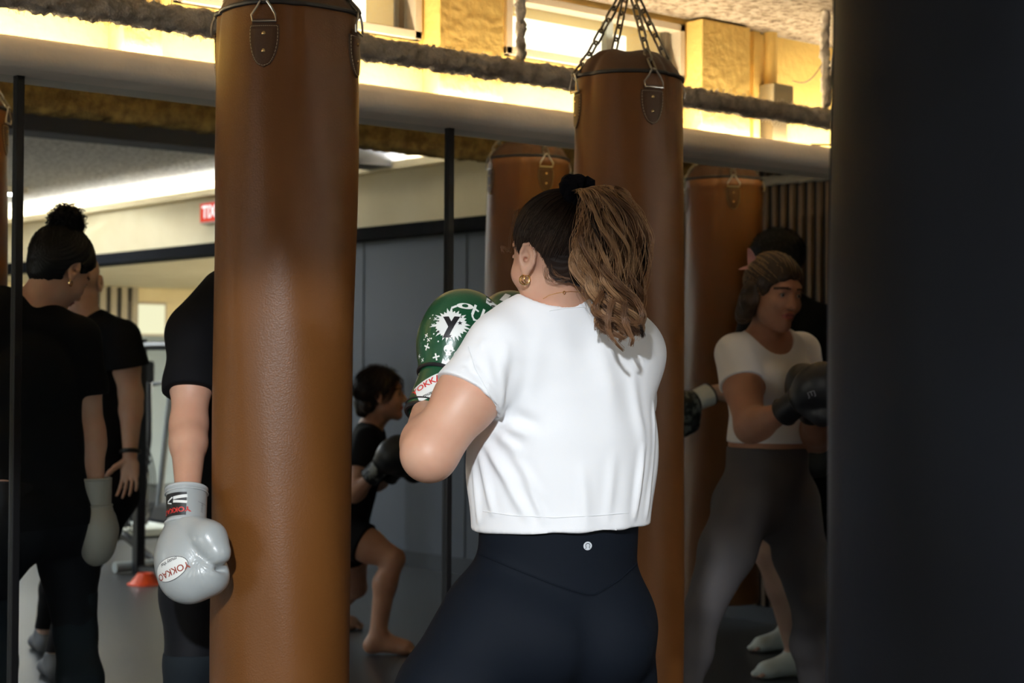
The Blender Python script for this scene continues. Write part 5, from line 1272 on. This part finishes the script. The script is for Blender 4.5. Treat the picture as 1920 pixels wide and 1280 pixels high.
# ================================================================ bald man, seen only in the mirror, arms hanging
J = mj(dict(head=at(150, 528, 6.98), neck=at(160, 592, 7.02), chest=at(166, 680, 7.05), waist=at(172, 820, 7.05), pelvis=at(172, 900, 7.05),
            shR=at(228, 632, 6.98), shL=at(98, 632, 7.15), elR=at(246, 742, 6.99), wrR=at(244, 852, 6.93), elL=at(82, 752, 7.15), wrL=at(84, 856, 7.1),
            hipR=at(208, 930, 7.02), hipL=at(130, 930, 7.10), knR=at(150, 1070, 7.1), anR=at(104, 1250, 6.95), knL=at(112, 1060, 7.4), anL=at(84, 1190, 7.6)))
for c in 'LR': J['an' + c][2] = .085; J['toe' + c] = J['an' + c] + mv(cdir(-.07, .16)); J['toe' + c][2] = .02
D_ = Fig(J, mv(cdir(-.15, .98)), mv(cdir(-.05, .97, -.1)), fat=1.0, male=True, v=.0045, hs=1.06)
pd = empty('person', (J['pelvis'][0], J['pelvis'][1], 0), 'bald man in a black t-shirt with a wristwatch, reflected behind the woman with the bun', 'person')
hnd = D_.hand('R', mv(cdir(.2, .95)), mv(cdir(-1, -.1)), .25) ; hnd2 = D_.hand('L', mv(cdir(.2, .95)), mv(cdir(1, -.1)), .3)
D_.lo[2] = 0; basic(D_, pd, skin_pale, extra=hnd + hnd2)
tee_for(D_, pd, mat('black_cotton', (.006, .0065, .009), .85, spec=.15), J['pelvis'] - up_ * .02, e=.016, sl=.52, amp=.003, seed=22, loose=.016)
pants_for(D_, pd, mat('black_track_trousers', (.006, .006, .008), .8, spec=.15), J['waist'], e=.012, low=.11, amp=.003, name='trousers')
g = D_.grid()
for c in 'LR': sculpt(g, D_.foot(c, .009))
g.cut((0, 0, .11), up_); build_sdf('trainers', g, mat('grey_mesh', (.13, .14, .16), .7), pd)
b = MB(); wv_ = V(J['wrR']); dr = V(nrm3(J['wrR'] - J['elR'])); e1 = dr.orthogonal().normalized(); e2 = dr.cross(e1); b.tube([wv_ - dr * .012 + (e1 * math.cos(a) + e2 * math.sin(a)) * .036 for a in np.linspace(0, 6.28, 25)[:-1]], .009, 8, closed=True)
b.build('wristwatch', black_print, pd, True)

# ================================================================ tall man by the right-hand bag, seen only in the mirror
J = mj(dict(head=at(1452, 492, 7.10), neck=at(1472, 560, 7.16), chest=at(1486, 650, 7.18), waist=at(1494, 800, 7.2), pelvis=at(1494, 890, 7.2),
            shL=at(1420, 600, 7.06), shR=at(1548, 606, 7.28), elL=at(1396, 735, 7.00), wrL=at(1334, 735, 6.92), elR=at(1590, 720, 7.2), wrR=at(1560, 800, 7.0),
            hipL=at(1458, 925, 7.14), hipR=at(1530, 925, 7.26), knL=at(1440, 1040, 7.06), anL=at(1492, 1226, 7.12), knR=at(1508, 1045, 7.5), anR=at(1478, 1188, 7.78)))
for c in 'LR': J['an' + c][2] = .085; J['toe' + c] = J['an' + c] + mv(cdir(-.17, -.05)); J['toe' + c][2] = .02
T_ = Fig(J, mv(cdir(-.55, .83)), mv(cdir(-.75, .6, -.1)), fat=1.0, male=True, v=.0045, hs=1.08)
pt = empty('person', (J['pelvis'][0], J['pelvis'][1], 0), 'dark-haired man in black with white socks, reflected behind the woman in grey leggings', 'person')
basic(T_, pt, skin_pale)
tee_for(T_, pt, black_jersey, J['pelvis'] - up_ * .03, e=.016, sl=.55, amp=.003, seed=32, loose=.016)
pants_for(T_, pt, MATS['black_shorts'], J['waist'], e=.014, frac=.80, name='shorts', loose=.02)
g = T_.grid()
for c in 'LR': sculpt(g, T_.foot(c, .004)); g.add(cone(T_.J['an' + c], T_.J['an' + c] + up_ * .05, .044, .043), .02)
g.cut((0, 0, .135), up_); build_sdf('socks', g, mat('white_sock', (.66, .72, .70), .9), pt)
ht = scalp(T_, pt, bh, thick=.016, v=.004, front=.024); surface_strands(T_, ht, bh, 900, .08, 24, .008, .004, 2, r=.0011, front=.024, nm='short_strands')
make_glove(pt, mr(at(1334, 737, 6.92)), mr(at(1272, 765, 6.86)), mv(cdir(-.2, .2, -.9)), prn, white_print, black_print, v=.004)
make_glove(pt, mr(at(1560, 797, 7.0)), mr(at(1535, 860, 6.9)), mv(cdir(-.8, 0, -.2)), bk, bk, black_print, v=.004)
# ================================================================ gym gear far behind, seen in the left mirror
def MP(px, py, z): return mr(at(px, py, z))
def MF(px, z, H): p = at(px, 640, z); return V((p.x, 2 * MIR - p.y, H))
gm_ = mat('machine_grey', (.10, .11, .12), .45); gd_ = mat('machine_dark', (.022, .025, .03), .4); gl_ = mat('machine_pale', (.40, .45, .46), .4); rub = mat('bumper_rubber', (.012, .012, .014), .6)
# marker cone
cpos = MF(277, 10.0, 0); orange = mat('orange_plastic', (.90, .095, .02), .4)
b = MB(); b.lathe([(.105, .0), (.105, .006), (.092, .008), (.050, .058), (.046, .066), (.030, .066), (.030, .058)], cpos, 28); tag(b.build('marker_cone', orange, None, True), 'low orange marker cone on the floor, reflected behind the pale grey glove', 'cone')
# squat rack
r0_ = MF(264, 10.5, 0); rack = empty('squat_rack', r0_, 'black squat rack holding weight plates, reflected between the man and the tan bag', 'rack')
posts = [r0_ + V((dx, dy, 0)) for dx in (0, 1.1) for dy in (0, .62)]
for p in posts:
    b = MB(); b.box((p.x, p.y, .72), (.06, .06, 1.44), bev=.004); b.build('upright', gd_, rack)
for a, c in ((0, 2), (1, 3), (0, 1), (2, 3)):
    b = MB()
    for H in (.03, 1.40): b.tube([posts[a] + V((0, 0, H)), posts[c] + V((0, 0, H))], .026, 8)
    b.build('crossbar', gd_, rack, True)
for k, (H, r, m_) in enumerate([(1.12, .10, gl_), (.90, .085, gm_), (.70, .09, gl_), (.36, .19, rub)]):
    c = posts[1] + V((.10, 0, H)); R = Matrix.Rotation(math.pi / 2, 3, 'Y')
    b = MB(); b.lathe([(.025, -.02), (r * .75, -.02), (r * .8, -.028), (r, -.028), (r, .028), (r * .8, .028), (r * .75, .02), (.025, .02)], c, 28, R=R); tag(b.build('weight_plate', m_, None, True), ['topmost pale weight plate on the squat rack', 'small grey weight plate second from the top on the squat rack', 'pale weight plate on the squat rack below the small grey one', 'large black bumper plate lowest on the squat rack'][k], 'weight plate', 'weight plates on the squat rack')
    b = MB(); b.tube([posts[1] + V((.03, 0, H)), c + V((.06, 0, 0))], .022, 10); b.build('plate_peg', steel, rack, True)
# air bike
bp_ = MF(232, 11.0, 0); bike = empty('air_bike', bp_, 'dark air bike with a round fan cage, reflected beside the man with the wristwatch', 'exercise bike')
fx_ = V((.0, 1, 0)); sx_ = V((-fx_.y, fx_.x, 0))
R = Matrix((sx_, V((0, 0, 1)), fx_)).transposed(); R = Matrix((fx_, V((0, 0, 1)), sx_)).transposed()
fc = bp_ + V((0, 0, .52))
b = MB()
for r in np.linspace(.06, .31, 8): b.tube([fc + fx_ * (r * math.cos(a)) + V((0, 0, r * math.sin(a))) + sx_ * .07 for a in np.linspace(0, 6.283, 33)[:-1]], .005, 6, closed=True); b.tube([fc + fx_ * (r * math.cos(a)) + V((0, 0, r * math.sin(a))) - sx_ * .07 for a in np.linspace(0, 6.283, 33)[:-1]], .005, 6, closed=True)
for a in np.linspace(0, 6.283, 13)[:-1]:
    for s_ in (-1, 1): b.tube([fc + sx_ * .07 * s_, fc + fx_ * (.31 * math.cos(a)) + V((0, 0, .31 * math.sin(a))) + sx_ * .06 * s_], .005, 6)
b.build('fan_cage', gd_, bike)
b = MB()
for k in range(8):
    a = k * math.pi / 4; d = fx_ * math.cos(a) + V((0, 0, math.sin(a))); n = fx_ * -math.sin(a) + V((0, 0, math.cos(a))); q = [fc + d * .04 + sx_ * .02, fc + d * .04 - sx_ * .02, fc + d * .28 - sx_ * .04 + n * .03, fc + d * .28 + sx_ * .04 + n * .03]; b.add(q + [p + n * .004 for p in q], [(0, 1, 2, 3), (7, 6, 5, 4), (0, 4, 5, 1), (1, 5, 6, 2), (2, 6, 7, 3), (3, 7, 4, 0)])
b.build('fan_blades', gm_, bike)
b = MB()
b.box(bp_ + V((0, 0, .04)) + fx_ * .42, (.05, .05, .05)); b.tube([bp_ + fx_ * .45 - sx_ * .28 + V((0, 0, .04)), bp_ + fx_ * .45 + sx_ * .28 + V((0, 0, .04))], .035, 10); b.tube([bp_ - fx_ * .75 - sx_ * .28 + V((0, 0, .04)), bp_ - fx_ * .75 + sx_ * .28 + V((0, 0, .04))], .035, 10)
b.build('floor_bar', gl_, bike, True)
b = MB(); P_ = lambda f, h, s=0: bp_ + fx_ * f + sx_ * s + V((0, 0, h))
for a, c in ((P_(.45, .06), P_(0, .20)), (P_(0, .20), P_(-.75, .06)), (P_(-.35, .12), P_(-.48, .92)), (P_(.05, .82), P_(.18, 1.18)), (P_(.05, .80), P_(-.40, .45)), (P_(.0, .2, .1), P_(.05, .85, .1)), (P_(.0, .2, -.1), P_(.05, .85, -.1))): b.tube([a, c], .026, 10)
b.build('frame', gd_, bike, True)
b = MB(); b.tube([P_(-.38, .955), P_(-.50, .965), P_(-.62, .965)], [.04, .09, .11], 14); b.build('saddle', rub, bike, True)
for s_ in (-1, 1):
    b = MB(); b.tube([P_(-.05, .30, .16 * s_), P_(-.02, .80, .20 * s_), P_(-.10, 1.18, .24 * s_), P_(-.22, 1.22, .24 * s_)], .017, 10); b.build('handle_arm', gd_, bike, True)
b = MB(); b.box(P_(.18, 1.24), (.18, .16, .14), bev=.02); b.build('console', gm_, bike)
# rower-like cable machine behind
cm = MF(190, 12.8, 0); mach = empty('cable_machine', cm, 'tall grey cable machine reflected behind the air bike', 'gym machine')
for dx in (-.35, .35):
    b = MB(); b.box(cm + V((dx, 0, .55)), (.07, .09, 1.1), bev=.01); b.build('side_post', gm_, mach)
b = MB(); b.box(cm + V((0, 0, 1.08)), (.8, .10, .08), bev=.01); b.build('top_beam', gm_, mach)
b = MB()
for k in range(10): b.box(cm + V((0, 0, .12 + k * .055)), (.34, .12, .045), bev=.004)
b.build('weight_stack', gd_, mach)
b = MB(); b.box(cm + V((0, .05, .04)), (1.0, .6, .06), bev=.01); b.build('base', gl_, mach)
# angled treadmill console seen over the shoulder
tb = MF(285, 14.5, 0); tread = empty('treadmill', tb, 'treadmill with a dark slanted console, reflected beside the bald man', 'treadmill')
b = MB(); b.box(tb + V((0, .3, .10)), (.7, 1.5, .16), bev=.03); b.build('deck', gd_, tread)
for dx in (-.33, .33):
    b = MB(); b.tube([tb + V((dx, .75, .15)), tb + V((dx, .95, 1.15)), tb + V((dx, .5, 1.12))], .028, 10); b.build('side_rail', gm_, tread, True)
b = MB(); b.box(tb + V((0, .95, 1.30)), (.68, .06, .34), 0, Matrix.Rotation(-.5, 3, 'X'), bev=.02); b.build('console', gd_, tread)
# EXIT sign under the cove on the bulkhead
r = CF + CR * ((396 - 960) / FPX) + CU * ((640 - 397) / FPX); k = (X1 - .06) / r.x; ep = V((X1 - .03, 2 * MIR - r.y * k, CAMZ + r.z * k))
ex = empty('exit_sign', ep, 'small lit red and white EXIT sign on the cream bulkhead, reflected left of the bag', 'exit sign')
b = MB(); b.box(ep, (.05, .36, .17), bev=.008); b.build('housing', frame_paint, ex)
b = MB(); b.box(ep + V((-.027, 0, 0)), (.006, .33, .14)); pn = b.build('panel', glowmat('exit_red', (1, .10, .06), 1.0), ex)
vs, fs = text_mesh('EXIT', .13, .003); b = MB(); b.add([ep + V((-.0315, -x, y)) for x, y in vs], fs); b.build('lettering', glowmat('exit_white', (1, 1, 1), 1.6), pn)
